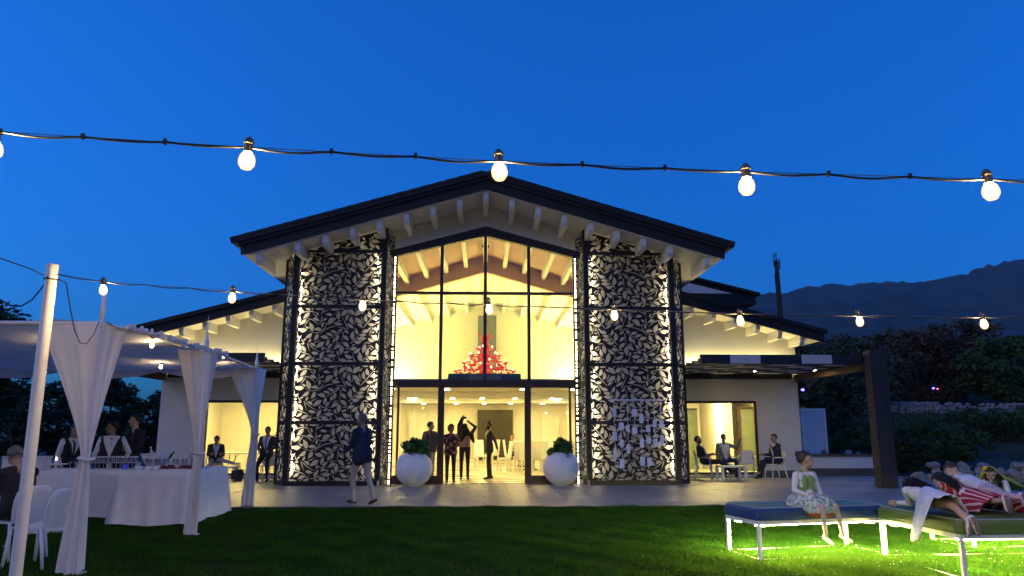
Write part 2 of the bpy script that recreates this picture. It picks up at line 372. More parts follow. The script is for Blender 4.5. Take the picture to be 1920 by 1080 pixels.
def leaf_layout(W_, H_, seed, inside=lambda x, y: True, dens=1.0):
    rg = random.Random(seed); G = .0075; nx, ny = int(W_/G)+2, int(H_/G)+2
    occ = np.zeros((ny, nx), bool); out = []
    X, Y = np.meshgrid((np.arange(nx)+.5)*G, (np.arange(ny)+.5)*G)
    def raster(P):
        x0, y0 = P.min(0)-.015; x1, y1 = P.max(0)+.015
        if x0 < 0 or y0 < 0 or x1 > W_ or y1 > H_: return None
        i0, i1, j0, j1 = int(x0/G), int(x1/G)+1, int(y0/G), int(y1/G)+1
        xs, ys = X[j0:j1, i0:i1], Y[j0:j1, i0:i1]; ins = np.zeros(xs.shape, bool); k = len(P)
        for a in range(k):
            xa, ya = P[a]; xb, yb = P[(a+1) % k]
            if ya == yb: continue
            c = ((ya > ys) != (yb > ys)) & (xs < (xb-xa)*(ys-ya)/(yb-ya)+xa); ins ^= c
        return (slice(j0, j1), slice(i0, i1)), ins
    def put(P):
        if not all(inside(x, y) for x, y in P): return False
        r = raster(P)
        if r is None: return False
        sl, ins = r
        if (occ[sl] & ins).any(): return False
        d = ins.copy(); d[1:] |= ins[:-1]; d[:-1] |= ins[1:]; e = d.copy(); e[:, 1:] |= d[:, :-1]; e[:, :-1] |= d[:, 1:]
        occ[sl] |= e; out.append(P); return True
    A = W_*H_
    for _ in range(int(95*A*dens)):                      # branches: a long curling stem with leaves in pairs and one at the tip
        x, y = rg.uniform(0, W_), rg.uniform(0, H_); th = rg.uniform(0, 6.28); cu = rg.uniform(-2.2, 2.2); L = rg.uniform(.35, .75) if _ < 34*A else rg.uniform(.18, .35)
        if not put(stem_poly((x, y), th, L, cu, .026, 12)): continue
        n = 12; k = 0
        for i in range(n):
            x += L/n*math.cos(th); y += L/n*math.sin(th); th += cu/n
            if i % 3 == 2 or i == n-1:
                for sd in ((-1, 1, 0) if i == n-1 else (-1, 1)):
                    b = th+sd*rg.uniform(.65, .95); l = rg.uniform(.20, .29)*(1.1 if sd == 0 else 1)
                    for g_ in (.030, .045):
                        if put(leaf_poly((x+g_*math.cos(b), y+g_*math.sin(b)), b, l, l*rg.uniform(.40, .50), sd*rg.uniform(-.02, .12))): break
    for l0, cnt in ((.26, 700), (.21, 900), (.16, 900), (.12, 600)):
        for _ in range(int(cnt*A/4*dens)):
            l = l0*rg.uniform(.9, 1.1)
            put(leaf_poly((rg.uniform(0, W_), rg.uniform(0, H_)), rg.uniform(0, 6.28), l, l*rg.uniform(.36, .46), rg.uniform(-.12, .12)))
    for _ in range(int(260*A/4)):
        put(stem_poly((rg.uniform(0, W_), rg.uniform(0, H_)), rg.uniform(0, 6.28), rg.uniform(.12, .22), rg.uniform(-2.5, 2.5), .022))
    return out
def clip_rect(P, x0, x1, y0, y1):
    for ax, lim, sg in ((0, x0, 1), (0, x1, -1), (1, y0, 1), (1, y1, -1)):
        out = []; n = len(P)
        for i in range(n):
            a, b = P[i], P[(i+1) % n]; da, db = sg*(a[ax]-lim), sg*(b[ax]-lim)
            if da >= 0: out.append(a)
            if (da >= 0) != (db >= 0): t = da/(da-db); out.append((a[0]+(b[0]-a[0])*t, a[1]+(b[1]-a[1])*t))
        P = out
        if len(P) < 3: return None
    A = abs(sum(P[i][0]*P[(i+1) % len(P)][1]-P[(i+1) % len(P)][0]*P[i][1] for i in range(len(P))))/2
    return P if A > 2e-4 else None
def clipped_layout(W_, H_, seed, pad=.14, m=.010):
    out = []
    for P in leaf_layout(W_+2*pad, H_+2*pad, seed):
        Q = clip_rect([(x-pad, y-pad) for x, y in P], m, W_-m, m, H_-m)
        if Q: out.append(Q)
    return out
def cut_sheet(name, outline, holes, thick=.006):
    cu = bpy.data.curves.new(name, 'CURVE'); cu.dimensions = '2D'; cu.fill_mode = 'BOTH'; cu.extrude = thick/2; cu.resolution_u = 1
    for P in [outline]+list(holes):
        sp = cu.splines.new('POLY'); sp.points.add(len(P)-1); sp.use_cyclic_u = True
        for i, q in enumerate(P): sp.points[i].co = (q[0], q[1], 0, 1)
    o = bpy.data.objects.new('tmp', cu); COL.objects.link(o)
    dg = bpy.context.evaluated_depsgraph_get(); me = bpy.data.meshes.new_from_object(o.evaluated_get(dg))
    bpy.data.objects.remove(o); me.name = name; me.materials.clear(); me.materials.append(M['laser']); return me
PW, PH = 2.33, 1.545
main_sheet = cut_sheet('leaf_panel', [(0, 0), (PW, 0), (PW, PH), (0, PH)], clipped_layout(PW, PH, 11))
WI, WO = .50, .50
wing_sheet = cut_sheet('leaf_panel', [(0, 0), (WI, 0), (WI, PH), (0, PH)], clipped_layout(WI, PH, 5))
top_out = lambda x: soff(2.99+x)-.05-6.62
top_sheet = cut_sheet('leaf_panel', [(0, 0), (1.85, 0), (1.85, max(.02, top_out(1.85))), (0, top_out(0))],
                      leaf_layout(1.85, .8, 21, lambda x, y: y < top_out(x)-.03))
rows = [.11, 1.61+.03, 3.23+.02, 4.89]
rows = [.14, 1.763, 3.388, 5.013]
ST = M['steel']
for s in (-1, 1):
    scr = hpart('leaf_screen', MB().box(min(s*2.93, s*5.45), max(s*2.93, s*5.45), 20.93, 21.05, .03, .155), ST)
    scr['label'] = 'black laser-cut leaf screen %s of the glazed front' % ('left' if s < 0 else 'right')
    for z in (1.66, 3.285, 4.91, 6.535): hpart('rail', MB().box(min(s*2.985, s*5.33), max(s*2.985, s*5.33), 20.96, 21.04, z+.012, z+.113 if z < 6 else z+.085), ST, scr)
    hpart('post', MB().box(min(s*2.84, s*2.98), max(s*2.84, s*2.98), 20.94, 21.06, .156, soff(2.9)-.36), ST, scr)
    hpart('post', MB().box(min(s*5.335, s*5.48), max(s*5.335, s*5.48), 20.94, 21.06, .156, soff(5.4)-.05), ST, scr)
    hpart('post', MB().box(min(s*2.84, s*2.98), max(s*2.84, s*2.98), 20.945, 21.055, soff(2.9)-.36, soff(2.9)-.03), ST, scr)
    og = origin(scr)
    sheets = [((s*2.99), z, 0, main_sheet) for z in rows] + [(s*2.99, 6.62, 0, top_sheet)]
    for (x, z, a, me) in sheets:
        instance('leaf_panel', me, scr, Vector((x, 21.0, z))-og, (R(90), 0, 0), (s, 1, 1))
    for z in rows:
        # folded-back returns: inner towards the glass, outer towards the wall
        instance('leaf_panel', wing_sheet, scr, Vector((s*2.84, 21.03, z))-og, (R(90), 0, R(180-72 if s > 0 else 72)))
        instance('leaf_panel', wing_sheet, scr, Vector((s*5.48, 21.03, z))-og, (R(90), 0, R(53 if s > 0 else 180-53)))
    if True:
        instance('leaf_panel', wing_sheet, scr, Vector((s*2.84, 21.03, 6.62))-og, (R(90), 0, R(180-72 if s > 0 else 72)), (1, .34, 1))
    for (xa, ya, xb, yb) in ((2.84, 21.03, 2.685, 21.5), (5.48, 21.03, 5.785, 21.43)):
        for z in (.1, 1.72, 3.345, 4.97):
            hpart('rail', MB().bar((s*xa, ya, z), (s*xb, yb, z), .03, .12), ST, scr)
    hpart('post', MB().box(min(s*5.77, s*5.83), max(s*5.77, s*5.83), 21.42, 21.5, .04, soff(5.8)-.04), ST, scr)
    # LED strips: hidden ones behind the posts, beaded one beside the glass
    for k, xx in enumerate((3.17, 5.36)):
        mb = MB()
        for i in range(150):
            z = .3+i*(soff(xx)-.75)/150
            if rnd.random() < .93: mb.box(s*xx-.009, s*xx+.009, 21.45, 21.468, z, z+.028)
        kind(hpart('led_strip', mb, M['led'], scr), 'stuff')
    mb = MB(); z = .05
    while z < 6.55:
        l = rnd.choice((.03, .04, .05, .05, .12))
        mb.box(s*2.655-.016, s*2.655+.016, 21.40, 21.42, z, z+l); z += l+rnd.choice((.03, .04, .06, .10))
    kind(hpart('led_strip', mb, emat('led_bead', (1, .86, .55), 15.0), scr), 'stuff')
    hpart('led_channel', MB().box(min(s*2.63, s*2.69), max(s*2.63, s*2.69), 21.425, 21.44, .03, 6.6), ST, scr)

# ---------------------------------------------------------------- side wings
WS = .264
def wtop(x): return 4.70 + WS*(11.05-abs(x))
for s in (-1, 1):
    mn, mx_ = (lambda a, b: (min(s*a, s*b), max(s*a, s*b))), None
    def wbox(n, a, b, y0, y1, z0, z1, mat, par=None, **k): lo, hi = mn(a, b); return hpart(n, MB().box(lo, hi, y0, y1, z0, z1), mat, par, **k)
    # front wall with a window opening (butted pieces)
    wl, wr = 5.95, 9.06
    wbox('wing_wall', 5.82, wl, 24.7, 24.95, 0, 2.48, W)
    wbox('wing_wall', wr, 10.5, 24.7, 24.95, .22, 2.48, W)
    wbox('skirting', wr, 10.515, 24.685, 24.95, .03, .22, nmat('skirting_grey', (.09, .09, .10), .6, var=.2))
    wbox('wing_wall', wl, wr, 24.7, 24.95, 0, .10, W)
    hpart('wing_wall', MB().prism([(s*5.82, 2.48), (s*10.5, 2.48), (s*10.5, wtop(10.5)-.36), (s*5.82, wtop(5.82)-.36)], 24.7, 24.95), W)
    hpart('wing_side_wall', MB().prism([(24.95, 0), (32.6, 0), (32.6, wtop(10.5)-.36), (24.95, wtop(10.5)-.36)], s*10.25, s*10.5, 'x'), W)
    # roof
    wroof = hpart('wing_roof', MB().prism([(s*5.83, wtop(5.82)-.02), (s*11.0, wtop(11.0)-.02), (s*10.95, wtop(11.0)-.34), (s*5.83, wtop(5.82)-.36)], 23.66, 33), M['soffit'])
    hpart('fascia_board', MB().prism([(s*6.1, wtop(6.1)), (s*11.05, wtop(11.05)), (s*11.02, wtop(11.05)-.38), (s*6.1, wtop(6.1)-.37)], 23.58, 23.657), M['roof_dark'], wroof)
    hpart('verge_board', MB().prism([(s*6.1, wtop(6.1)+.04), (s*11.12, wtop(11.12)+.04), (s*11.12, wtop(11.12)-.09), (s*6.1, wtop(6.1)-.09)], 23.50, 23.577), M['roof_dark'], wroof)
    hpart('tile_bed', MB().prism([(s*5.83, wtop(5.82)), (s*11.05, wtop(11.05)), (s*11.05, wtop(11.05)+.06), (s*5.83, wtop(5.82)+.06)], 23.66, 33), M['tile_dark'], wroof)
    for i in range(7):
        x = 6.75 + i*.72; zt = wtop(x)-.35
        if x > 11: continue
        hpart('rafter', MB().prism([(23.70, zt), (23.70, zt-.16), (23.80, zt-.27), (24.7, zt-.27), (24.7, zt)], min(s*x-.07, s*x+.07), max(s*x-.07, s*x+.07), 'x'), M['beam'], wroof, bevel=.006)
    # room behind the window
    wbox('room_floor', 5.82, 10.25, 24.95, 30, -.01, .03, M['infloor'])
    wbox('room_ceiling', 5.82, 10.25, 24.95, 30, 2.9, 3.0, M['inwall'])
    wbox('room_back_wall', 5.82, 10.25, 29.8, 30, .03, 2.9, M['inwall'])
    wbox('room_wall', 5.82, 5.90, 24.951, 29.8, .03, 2.9, M['inwall'])
    wbox('ceiling_lamp', 7.3, 9.0, 26.6, 27.4, 2.86, 2.898, emat('room_lamp', (1, .75, .23), 75.0))
    # window frame
    wf = wbox('wing_window', wl, wr, 24.74, 24.84, 2.40, 2.478, FR)
    wbox('jamb', wr-.07, wr, 24.74, 24.84, .10, 2.40, FR, wf)
    wbox('jamb', wl, wl+.07, 24.74, 24.84, .10, 2.40, FR, wf)
    wbox('sill', wl+.07, wr-.07, 24.74, 24.84, .10, .16, FR, wf)
    wbox('pane', wl+.07, wr-.07, 24.785, 24.792, .16, 2.40, GL, wf)
    # uplight that washes the wall above the pergola
    wbox('wall_uplight', 6.5, 10.3, 24.50, 24.56, 3.58, 3.62, emat('wall_uplight', (1, .80, .30), 62.0 if s > 0 else 50.0))
# interior doors and fittings behind the wing windows
IW = nmat('interior_door', (.72, .68, .58), .5, var=.05)
d = hpart('room_door', MB().box(-8.75, -7.75, 29.70, 29.797, .03, 2.35), IW); hpart('door_frame', MB().box(-8.85, -7.65, 29.76, 29.798, .03, 2.45), M['white_paint'], d)
hpart('door_handle', MB().box(-8.68, -8.55, 29.64, 29.69, 1.0, 1.03), M['wire'], d)
hpart('curtain_rail', MB().tube([(-9.4, 25.4, 2.55), (-7.6, 28.5, 2.55)], .03, 6), M['steel'])
for (xa, xb, yy) in ((8.05, 8.45, 29.6), (9.62, 10.2, 28.0)):
    d = hpart('room_door', MB().box(xa, xb, yy, yy+.06, .03, 2.3), nmat('dark_glass_door', (.16, .20, .14), .15, var=.1))
    hpart('door_frame', MB().box(xa-.10, xa, yy-.03, yy+.07, .03, 2.38), FR, d)
    hpart('door_frame', MB().box(xa, xb, yy-.03, yy+.07, 2.3, 2.38), FR, d)
hpart('room_wall', MB().box(8.62, 9.35, 28.1, 29.79, .03, 2.898), M['inwall'])
hpart('light_slot', MB().box(8.82, 8.95, 28.07, 28.097, .3, 2.85), emat('light_slot', (1, .88, .55), 7.0))

# ---------------------------------------------------------------- pergolas with chequered infill
CW = clothmat('pergola_white', (.72, .72, .71), .35); CB = nmat('pergola_black', (.012, .012, .016), .6, var=.3)
for s in (-1, 1):
    pg = thing('pergola', 'dark timber pergola with chequered white panels on the %s of the hall' % ('left' if s < 0 else 'right'), 'pergola', (s*8.2, 20, 0))
    def pb(n, x0, x1, y0, y1, z0, z1, mat, par=None, bevel=0): return MB().box(min(s*x0, s*x1), max(s*x0, s*x1), y0, y1, z0, z1).build(n, mat, par or pg, bevel=bevel)
    pb('front_beam', 5.9, 10.75, 20.04, 20.16, 3.30, 3.55, CB)
    x = 5.55 if s > 0 else 5.9; k = 0
    while x < 10.0:
        x1 = x+.83
        pb('fascia_panel', max(x, 5.9), x1, 20.0, 20.037, 3.305, 3.545, CW if (k % 2 == 1 and s > 0) else CB); x = x1+.002+(.32 if k % 2 == 0 else .0); k += 1
    for j in range(7):
        y = 20.30+j*.62
        pb('cross_beam', 5.9, 10.62, y, y+.06, 3.36, 3.46, CB)
        for i in range(6):
            xx = 5.95+i*.78
            pb('infill_panel', xx, xx+.775, y+.07, y+.61, 3.37, 3.395, CW if (i+j) % 2 == 0 else CB)
    pb('side_beam', 10.38, 10.58, 20.17, 24.69, 3.12, 3.34, M['wood_brown'], bevel=.01)
    pb('wall_plate', 5.82, 10.3, 24.60, 24.695, 3.2, 3.45, CB)
    if s > 0: pb('column', 10.38, 10.82, 19.57, 19.98, .02, 3.66, nmat('column_timber', (.028, .024, .024), .75, var=.4, scale=5, stretch=(1, 1, .12), bump=.35, bscale=14), bevel=.025)

# two unseen lamps added under the right-hand pergola to warm the wall
for (x, y) in ((8.3, 22.6), (10.0, 22.2)):
    lm = thing('pergola_fill_lamp', 'small added fill lamp under the right pergola, %s one' % ('inner' if x < 9 else 'outer'), 'lamp', (x, y, 3.3), 0, 'added fill lamps under the right pergola')
    MB().lathe([(0, .05), (.06, .05), (.06, 0), (.05, -.005), (.05, .01), (0, .01)], n=14).build('housing', M['steel'], lm, world=False)
    MB().lathe([(0, -.002), (.048, -.002), (.048, .002), (0, .002)], n=8).build('lens', emat('pergola_fill_lens', (1, .76, .38), 420), lm, world=False)
# ---------------------------------------------------------------- measuring tool: a point at depth Y under a picture position
_t, _p, _f = R(10.9), R(2.1), 1390.0
_fw = Vector((math.sin(_p)*math.cos(_t), math.cos(_p)*math.cos(_t), math.sin(_t))); _rt = Vector((math.cos(_p), -math.sin(_p), 0)); _up = _rt.cross(_fw)
def at(px, py, Y):
    d = _fw + _rt*((px-960)/_f) - _up*((py-540)/_f); return Vector((0, 0, 1.5)) + d*(Y/d.y)

# ---------------------------------------------------------------- mountain, hillside
mtm = nmat('mountain_scrub', (.022, .036, .034), .95, var=.5, scale=.012, detail=9)
ridge = [(-900, -10), (-400, 5), (0, 90), (250, 215), (420, 268), (561, 285), (600, 284), (657, 289), (700, 300), (738, 309), (800, 304), (875, 308), (930, 312), (1004, 326), (1064, 344), (1148, 364), (1300, 405), (1600, 440), (2300, 380), (3000, 250)]
rx = np.array([q[0] for q in ridge], float); rz_ = np.array([q[1] for q in ridge], float)
xs = np.linspace(-900, 3000, 330); ts = np.linspace(0, 1, 40); rr = np.random.RandomState(3)
nz1 = np.convolve(rr.randn(330), np.ones(4)/4, 'same')*9
bumps = rr.randn(40, 330)
for k in range(3): bumps = (bumps + np.roll(bumps, 1, 0) + np.roll(bumps, 1, 1) + np.roll(bumps, -1, 0) + np.roll(bumps, -1, 1))/5
hz = np.interp(xs, rx, rz_) + nz1
V = []; F = []
for j, t in enumerate(ts):
    for i, x in enumerate(xs):
        V.append((x*(1-.25*(1-t)), 1500-900*(1-t), -20+(hz[i]+20)*t**1.15*1.0 + bumps[j, i]*48*math.sin(math.pi*t)))
nx = len(xs)
for j in range(len(ts)-1):
    for i in range(nx-1): a = j*nx+i; F.append((a, a+1, a+nx+1, a+nx))
b0 = len(V); V += [(x, 2100, -20) for x in xs]
for i in range(nx-1): a = (len(ts)-1)*nx+i; F.append((a, a+1, b0+i+1, b0+i))
me = bpy.data.meshes.new('mountain'); me.from_pydata(V, [], F); mo = link_mesh('mountain', me, mtm, smooth=True); kind(mo, 'structure')

def hh(x, y):
    u = .55*(x-15)+.8*(y-29); h = 0 if u < 0 else (.085*u if u < 30 else 2.55+.10*(u-30))
    for (u0, dz) in ((6, .4), (15, .5), (24, .5)):
        h += dz*(1/(1+math.exp(-(u-u0)*3)))-0
    return -.06 + h + .12*math.sin(x*.9+y*.5)*(0 if u < 0 else 1)
hm = nmat('hillside_soil', (.040, .050, .026), .95, var=.6, scale=.35, detail=8, bump=.8, bscale=6)
xs = np.concatenate([np.linspace(13.7, 40, 70), np.linspace(42, 170, 40)]); ys = np.concatenate([np.linspace(15.5, 55, 80), np.linspace(57, 240, 50)])
V = [(x, y, hh(x, y)) for y in ys for x in xs]; nx = len(xs)
F = [(j*nx+i, j*nx+i+1, j*nx+nx+i+1, j*nx+nx+i) for j in range(len(ys)-1) for i in range(nx-1)]
me = bpy.data.meshes.new('hillside'); me.from_pydata(V, [], F); kind(link_mesh('hillside', me, hm, smooth=True), 'structure')

# ---------------------------------------------------------------- foliage
def leafmat(name, a, b):
    m = nmat(name, a, .7, col2=b, scale=1.3, detail=5, spec=.25); return m
M['leaf_dark'] = leafmat('leaf_dark', (.022, .040, .018), (.050, .075, .030))
M['leaf_olive'] = leafmat('leaf_olive', (.045, .060, .038), (.10, .12, .075))
M['leaf_green'] = leafmat('leaf_green', (.030, .065, .018), (.060, .12, .035))
M['leaf_russet'] = leafmat('leaf_russet', (.055, .045, .025), (.11, .075, .045))
M['bark'] = nmat('bark', (.07, .055, .042), .9, var=.4, scale=6, stretch=(1, 1, .2), bump=.6, bscale=20)
def leaves_mesh(name, clumps, per, size, seed, aspect=.45):
    rs = np.random.RandomState(seed); C = []
    for (c, r) in clumps:
        n = per; d = rs.randn(n, 3); d /= np.linalg.norm(d, axis=1)[:, None]; rad = rs.rand(n, 1)**.45
        C.append(np.array(c) + d*rad*np.array(r))
    P = np.concatenate(C); n = len(P)
    a = rs.randn(n, 3); a[:, 2] *= .6; a /= np.linalg.norm(a, axis=1)[:, None]; b = np.cross(a, rs.randn(n, 3)); b /= np.linalg.norm(b, axis=1)[:, None]
    L = size*(.6+.8*rs.rand(n, 1)); a = a*L; b = b*L*aspect
    Q = np.stack([P-a*.5, P-b*.5+a*.05, P+a*.5, P+b*.5+a*.05], 1).reshape(-1, 3)
    me = bpy.data.meshes.new(name); me.vertices.add(4*n); me.vertices.foreach_set('co', Q.ravel())
    me.loops.add(4*n); me.loops.foreach_set('vertex_index', np.arange(4*n)); me.polygons.add(n)
    me.polygons.foreach_set('loop_start', np.arange(0, 4*n, 4)); me.update(); me.validate(); return me
def tree(name, label, x, y, z, h, r, lm, seed, per=90, size=.22, clumps=26, trunk=.35, group=None, catg='tree', flat=.8):
    rg = random.Random(seed); t = thing(name, label, catg, (x, y, z), 0, group)
    mb = MB(); ht = h*trunk; tw = .035*h
    mb.tube([(0, 0, -.2), (rg.uniform(-.1, .1), rg.uniform(-.1, .1), ht*.5), (rg.uniform(-.2, .2), rg.uniform(-.2, .2), ht), (rg.uniform(-.3, .3), rg.uniform(-.3, .3), h*.75)], [tw*1.3, tw, tw*.8, tw*.2], 7)
    cl = []; cz = (ht+h)/2; rv = (h-ht)/2*1.05
    for k in range(clumps):
        a = rg.uniform(0, 6.28); q = rg.random()**.5; zz = rg.uniform(-1, 1)
        rad = math.sqrt(max(0, 1-zz*zz*.85))*r*q
        c = (rad*math.cos(a), rad*math.sin(a)*flat, cz+zz*rv*.85); s = r*rg.uniform(.18, .34)
        cl.append((c, (s, s, s*.75)))
        if k % 4 == 0: mb.tube([(0, 0, ht*.85), (c[0]*.5, c[1]*.5, (ht+c[2])/2), c], [tw*.55, tw*.3, tw*.08], 5)
    mb.build('trunk', M['bark'], t, world=False, smooth=True)
    link_mesh('crown', leaves_mesh('crown', cl, per, size, seed), lm, t)
    return t
# left: the big dark tree and the bushes behind the buffet
tree('broadleaf_tree', 'tall dark broadleaf tree standing behind the bar on the far left', -19.6, 27.5, -.05, 6.2, 3.1, M['leaf_dark'], 4, per=230, size=.30, clumps=40, trunk=.22)
tree('broadleaf_tree', 'dark spreading tree beyond the left edge behind the white pole', -24.6, 28.5, -.05, 6.8, 3.6, M['leaf_dark'], 5, per=200, size=.32, clumps=40, trunk=.2)
tree('shrub', 'bushy dark shrub rising between the bar staff and the hall wall', -15.9, 33.0, -.05, 3.75, 2.1, M['leaf_dark'], 6, per=240, size=.22, clumps=34, trunk=.1, catg='shrub')
tree('shrub', 'rounded dark shrub just left of the hall corner', -13.6, 34.0, -.05, 3.4, 1.7, M['leaf_dark'], 8, per=220, size=.22, clumps=28, trunk=.1, catg='shrub')
for k, (x, y, h, r) in enumerate([(-18.5, 36, 3.4, 2.2), (-21.5, 37, 3.6, 2.4), (-25, 39, 4, 2.8), (-12.0, 37, 3.0, 2.0)]):
    tree('shrub', 'dark hedge shrub in the back row behind the bar staff', x, y, -.05, h, r, M['leaf_dark'], 30+k, per=150, size=.26, clumps=26, trunk=.1, catg='shrub', group='hedge row behind the bar')
# right: trees and shrubs on the hillside
hill_trees = [  # px, py(base), Y, h, r, mat, text
  (1600, 720, 46, 4.8, 3.0, 'leaf_olive', 'grey-green olive tree above the column top on the hillside'),
  (1725, 700, 48, 5.0, 3.2, 'leaf_russet', 'russet-brown tree in the middle of the dark hillside'),
  (1800, 690, 50, 5.4, 3.3, 'leaf_russet', 'tall brownish tree behind the coloured party lights'),
  (1885, 690, 44, 4.4, 2.8, 'leaf_green', 'green bushy tree at the right edge of the hillside'),
  (1660, 700, 54, 5.0, 3.2, 'leaf_olive', 'pale olive tree just right of the pergola column top'),
  (1500, 735, 60, 5.5, 3.4, 'leaf_dark', 'dark tree behind the right corner of the hall'),
  (1555, 760, 42, 3.2, 1.8, 'leaf_dark', 'low dark shrub beside the white gate panel')]
for k, (px, py, Y, h, r, lm, tx) in enumerate(hill_trees):
    P = at(px, py, Y); tree('hillside_tree', tx, P.x, P.y, hh(P.x, P.y), h, r, M[lm], 50+k, per=170, size=.34, clumps=34, trunk=.16)
bush = [(1700, 30, 1.3, 1.3), (1740, 33, 1.3, 1.5), (1790, 31, 1.2, 1.4), (1845, 34, 1.3, 1.6), (1900, 33, 1.4, 1.6), (1595, 33, 1.3, 1.2), (1560, 36, 1.5, 1.2), (1710, 36, .9, 1.7), (1770, 38, .8, 1.8), (1850, 36, .9, 1.7), (1915, 37, 1.2, 1.7), (1625, 36, .9, 1.5), (1690, 27, 1.2, 1.0), (1760, 27.5, 1.1, 1.0)]
for k, (px, Y, h, r) in enumerate(bush):
    P = at(px, 800, Y); x = P.x
    tree('hillside_shrub', 'low dark green shrub on the terraced hillside between the stone walls', x, Y, hh(x, Y), h, r, M['leaf_green' if k % 3 else 'leaf_dark'], 80+k, per=130, size=.17, clumps=22, trunk=.08, catg='shrub', group='shrubs on the terraced hillside')
# the far wood and the scrub reading as one mass
rg = random.Random(77); cl = []
for k in range(170):
    px = rg.uniform(1420, 2150); Y = rg.uniform(56, 115); P = at(px, 600, Y); h = rg.uniform(2.5, 4.5)
    cl.append(((P.x, Y, hh(P.x, Y)+h*.5), (rg.uniform(1.8, 3.2), rg.uniform(1.8, 3.2), h*.55)))
o = link_mesh('wood', leaves_mesh('wood', cl, 260, .75, 5), M['leaf_dark']); kind(o, 'stuff'); o['label'] = 'dark wooded slope below the mountain'
cl = []
for k in range(260):
    x = rg.uniform(15, 50); y = rg.uniform(25, 56); cl.append(((x, y, hh(x, y)+.15), (.6, .6, .3)))
o = link_mesh('scrub', leaves_mesh('scrub', cl, 70, .16, 9), M['leaf_green']); kind(o, 'stuff'); o['label'] = 'rough grass and scrub on the hillside'

# ---------------------------------------------------------------- dry stone walls
stm = nmat('limestone', (.27, .265, .255), .9, var=.35, scale=3, bump=.6, bscale=12)
def stone_mesh(seed):
    rg = random.Random(seed); bm = bmesh.new(); bmesh.ops.create_icosphere(bm, subdivisions=2, radius=1)
    pl = [(Vector((rg.gauss(0, 1), rg.gauss(0, 1), rg.gauss(0, 1))).normalized(), rg.uniform(.5, .8)) for _ in range(9)]
    for v in bm.verts:
        for n, d in pl:
            e = v.co.dot(n)-d
            if e > 0: v.co -= n*e*.9
        v.co *= 1+rg.uniform(-.04, .04)
    me = bpy.data.meshes.new('stone'); bm.to_mesh(me); bm.free(); me.materials.append(stm); return me
STN = [stone_mesh(200+i) for i in range(6)]
def stone_wall(label, p0, p1, h, size, seed, rag=.3):
    rg = random.Random(seed); p0 = Vector(p0); p1 = Vector(p1); L = (p1-p0).length; t = thing('dry_stone_wall', label, 'stone wall', p0)
    nr = max(2, int(h/(size*.72))); n = int(L/(size*.95))
    for r in range(nr):
        for i in range(n):
            if r == nr-1 and rg.random() < rag: continue
            q = (i+.5*(r % 2)+rg.uniform(-.2, .2))/n; c = p0.lerp(p1, q)
            c.z = hh(c.x, c.y)+size*.3+r*size*.62; c.y += rg.uniform(-.08, .08)+r*.05
            s = size*.74
            instance('stone', rg.choice(STN), t, c-p0, (rg.uniform(-.4, .4), rg.uniform(-.4, .4), rg.uniform(0, 6.28)), (s*rg.uniform(.8, 1.3), s*rg.uniform(.8, 1.2), s*rg.uniform(.65, .95)))
    return t
stone_wall('rough pale stone wall behind the children on the right daybeds', (14.2, 23.6, .3), (19.5, 21.8, .4), .80, .30, 1)
stone_wall('long low dry stone wall crossing the middle of the hillside', (22.8, 46.5, 3), (34.0, 40.5, 3), .95, .27, 2)
stone_wall('short dry stone wall beside the hall corner on the slope', (15.8, 41.0, 3), (21.5, 45.5, 3), 1.0, .30, 3)
stone_wall('upper dry stone wall under the olive trees', (20.0, 53.0, 4), (31.0, 50.0, 4), .8, .34, 4)
for k, (px, py, Y, s) in enumerate([(1590, 848, 25.8, .16), (1610, 850, 25.9, .12), (1545, 846, 25.9, .13), (1720, 905, 23.5, .25), (1755, 895, 24, .2)]):
    P = at(px, py, Y); o = instance('rock', STN[k], None, (P.x, Y, max(.1, P.z-.02)), (.2*k, .1, k), (s, s*.8, s*.7))
    cat(o, 'small loose pale rock lying on the soil behind the low wall', 'rock', 'loose rocks by the low wall')

# ---------------------------------------------------------------- low wall, gate panel, rear roofs, mast
lwall = thing('garden_wall', 'low cream garden wall right of the hall, lit warm at its left', 'wall', (12.2, 25.2, 0))
MB().box(10.55, 13.45, 25.2, 25.4, .12, .64).build('wall', W, lwall); MB().box(10.55, 13.5, 25.15, 25.45, .642, .72).build('coping', M['wood_brown'], lwall)
MB().box(10.55, 13.45, 25.17, 25.19, .02, .26).build('plinth', nmat('plinth_stone', (.08, .075, .07), .8, var=.3), lwall)
gp = thing('gate_panel', 'pale blue-grey gate panel in a thin white frame beside the hall corner', 'gate', (12, 27, 0))
MB().box(11.6, 12.36, 27.0, 27.05, .2, 2.22).build('panel', nmat('gate_paint', (.60, .64, .70), .5, var=.04), gp)
MB().box(12.365, 12.43, 26.97, 27.08, .0, 2.3).build('post', M['white_paint'], gp); MB().box(11.6, 12.36, 26.97, 27.08, 2.225, 2.3).build('rail', M['white_paint'], gp)
MB().box(11.53, 11.597, 26.97, 27.08, 0, 2.3).build('post', M['white_paint'], gp)
rb = thing('rear_block', 'small raised block with dark tiled roof rising behind the right wing', 'building', (9, 29, 0))
MB().box(6.6, 10.3, 29.6, 33, 4.5, 6.45).build('wall', W, rb)
r2 = MB().prism([(5.6, 6.95), (8.05, 7.56), (10.95, 6.86), (10.95, 6.52), (10.85, 6.50), (5.6, 6.52)], 29.2, 34).build('roof', M['roof_dark'], rb)
MB().prism([(6.3, 6.97), (8.05, 7.42), (10.0, 6.95)], 29.16, 29.197).build('gable_panel', M['soffit'], r2)
MB().prism([(5.6, 6.97), (8.05, 7.58), (11.05, 6.85), (11.05, 6.93), (8.05, 7.66), (5.6, 7.05)], 29.08, 34.1).build('verge', M['tile_dark'], r2)
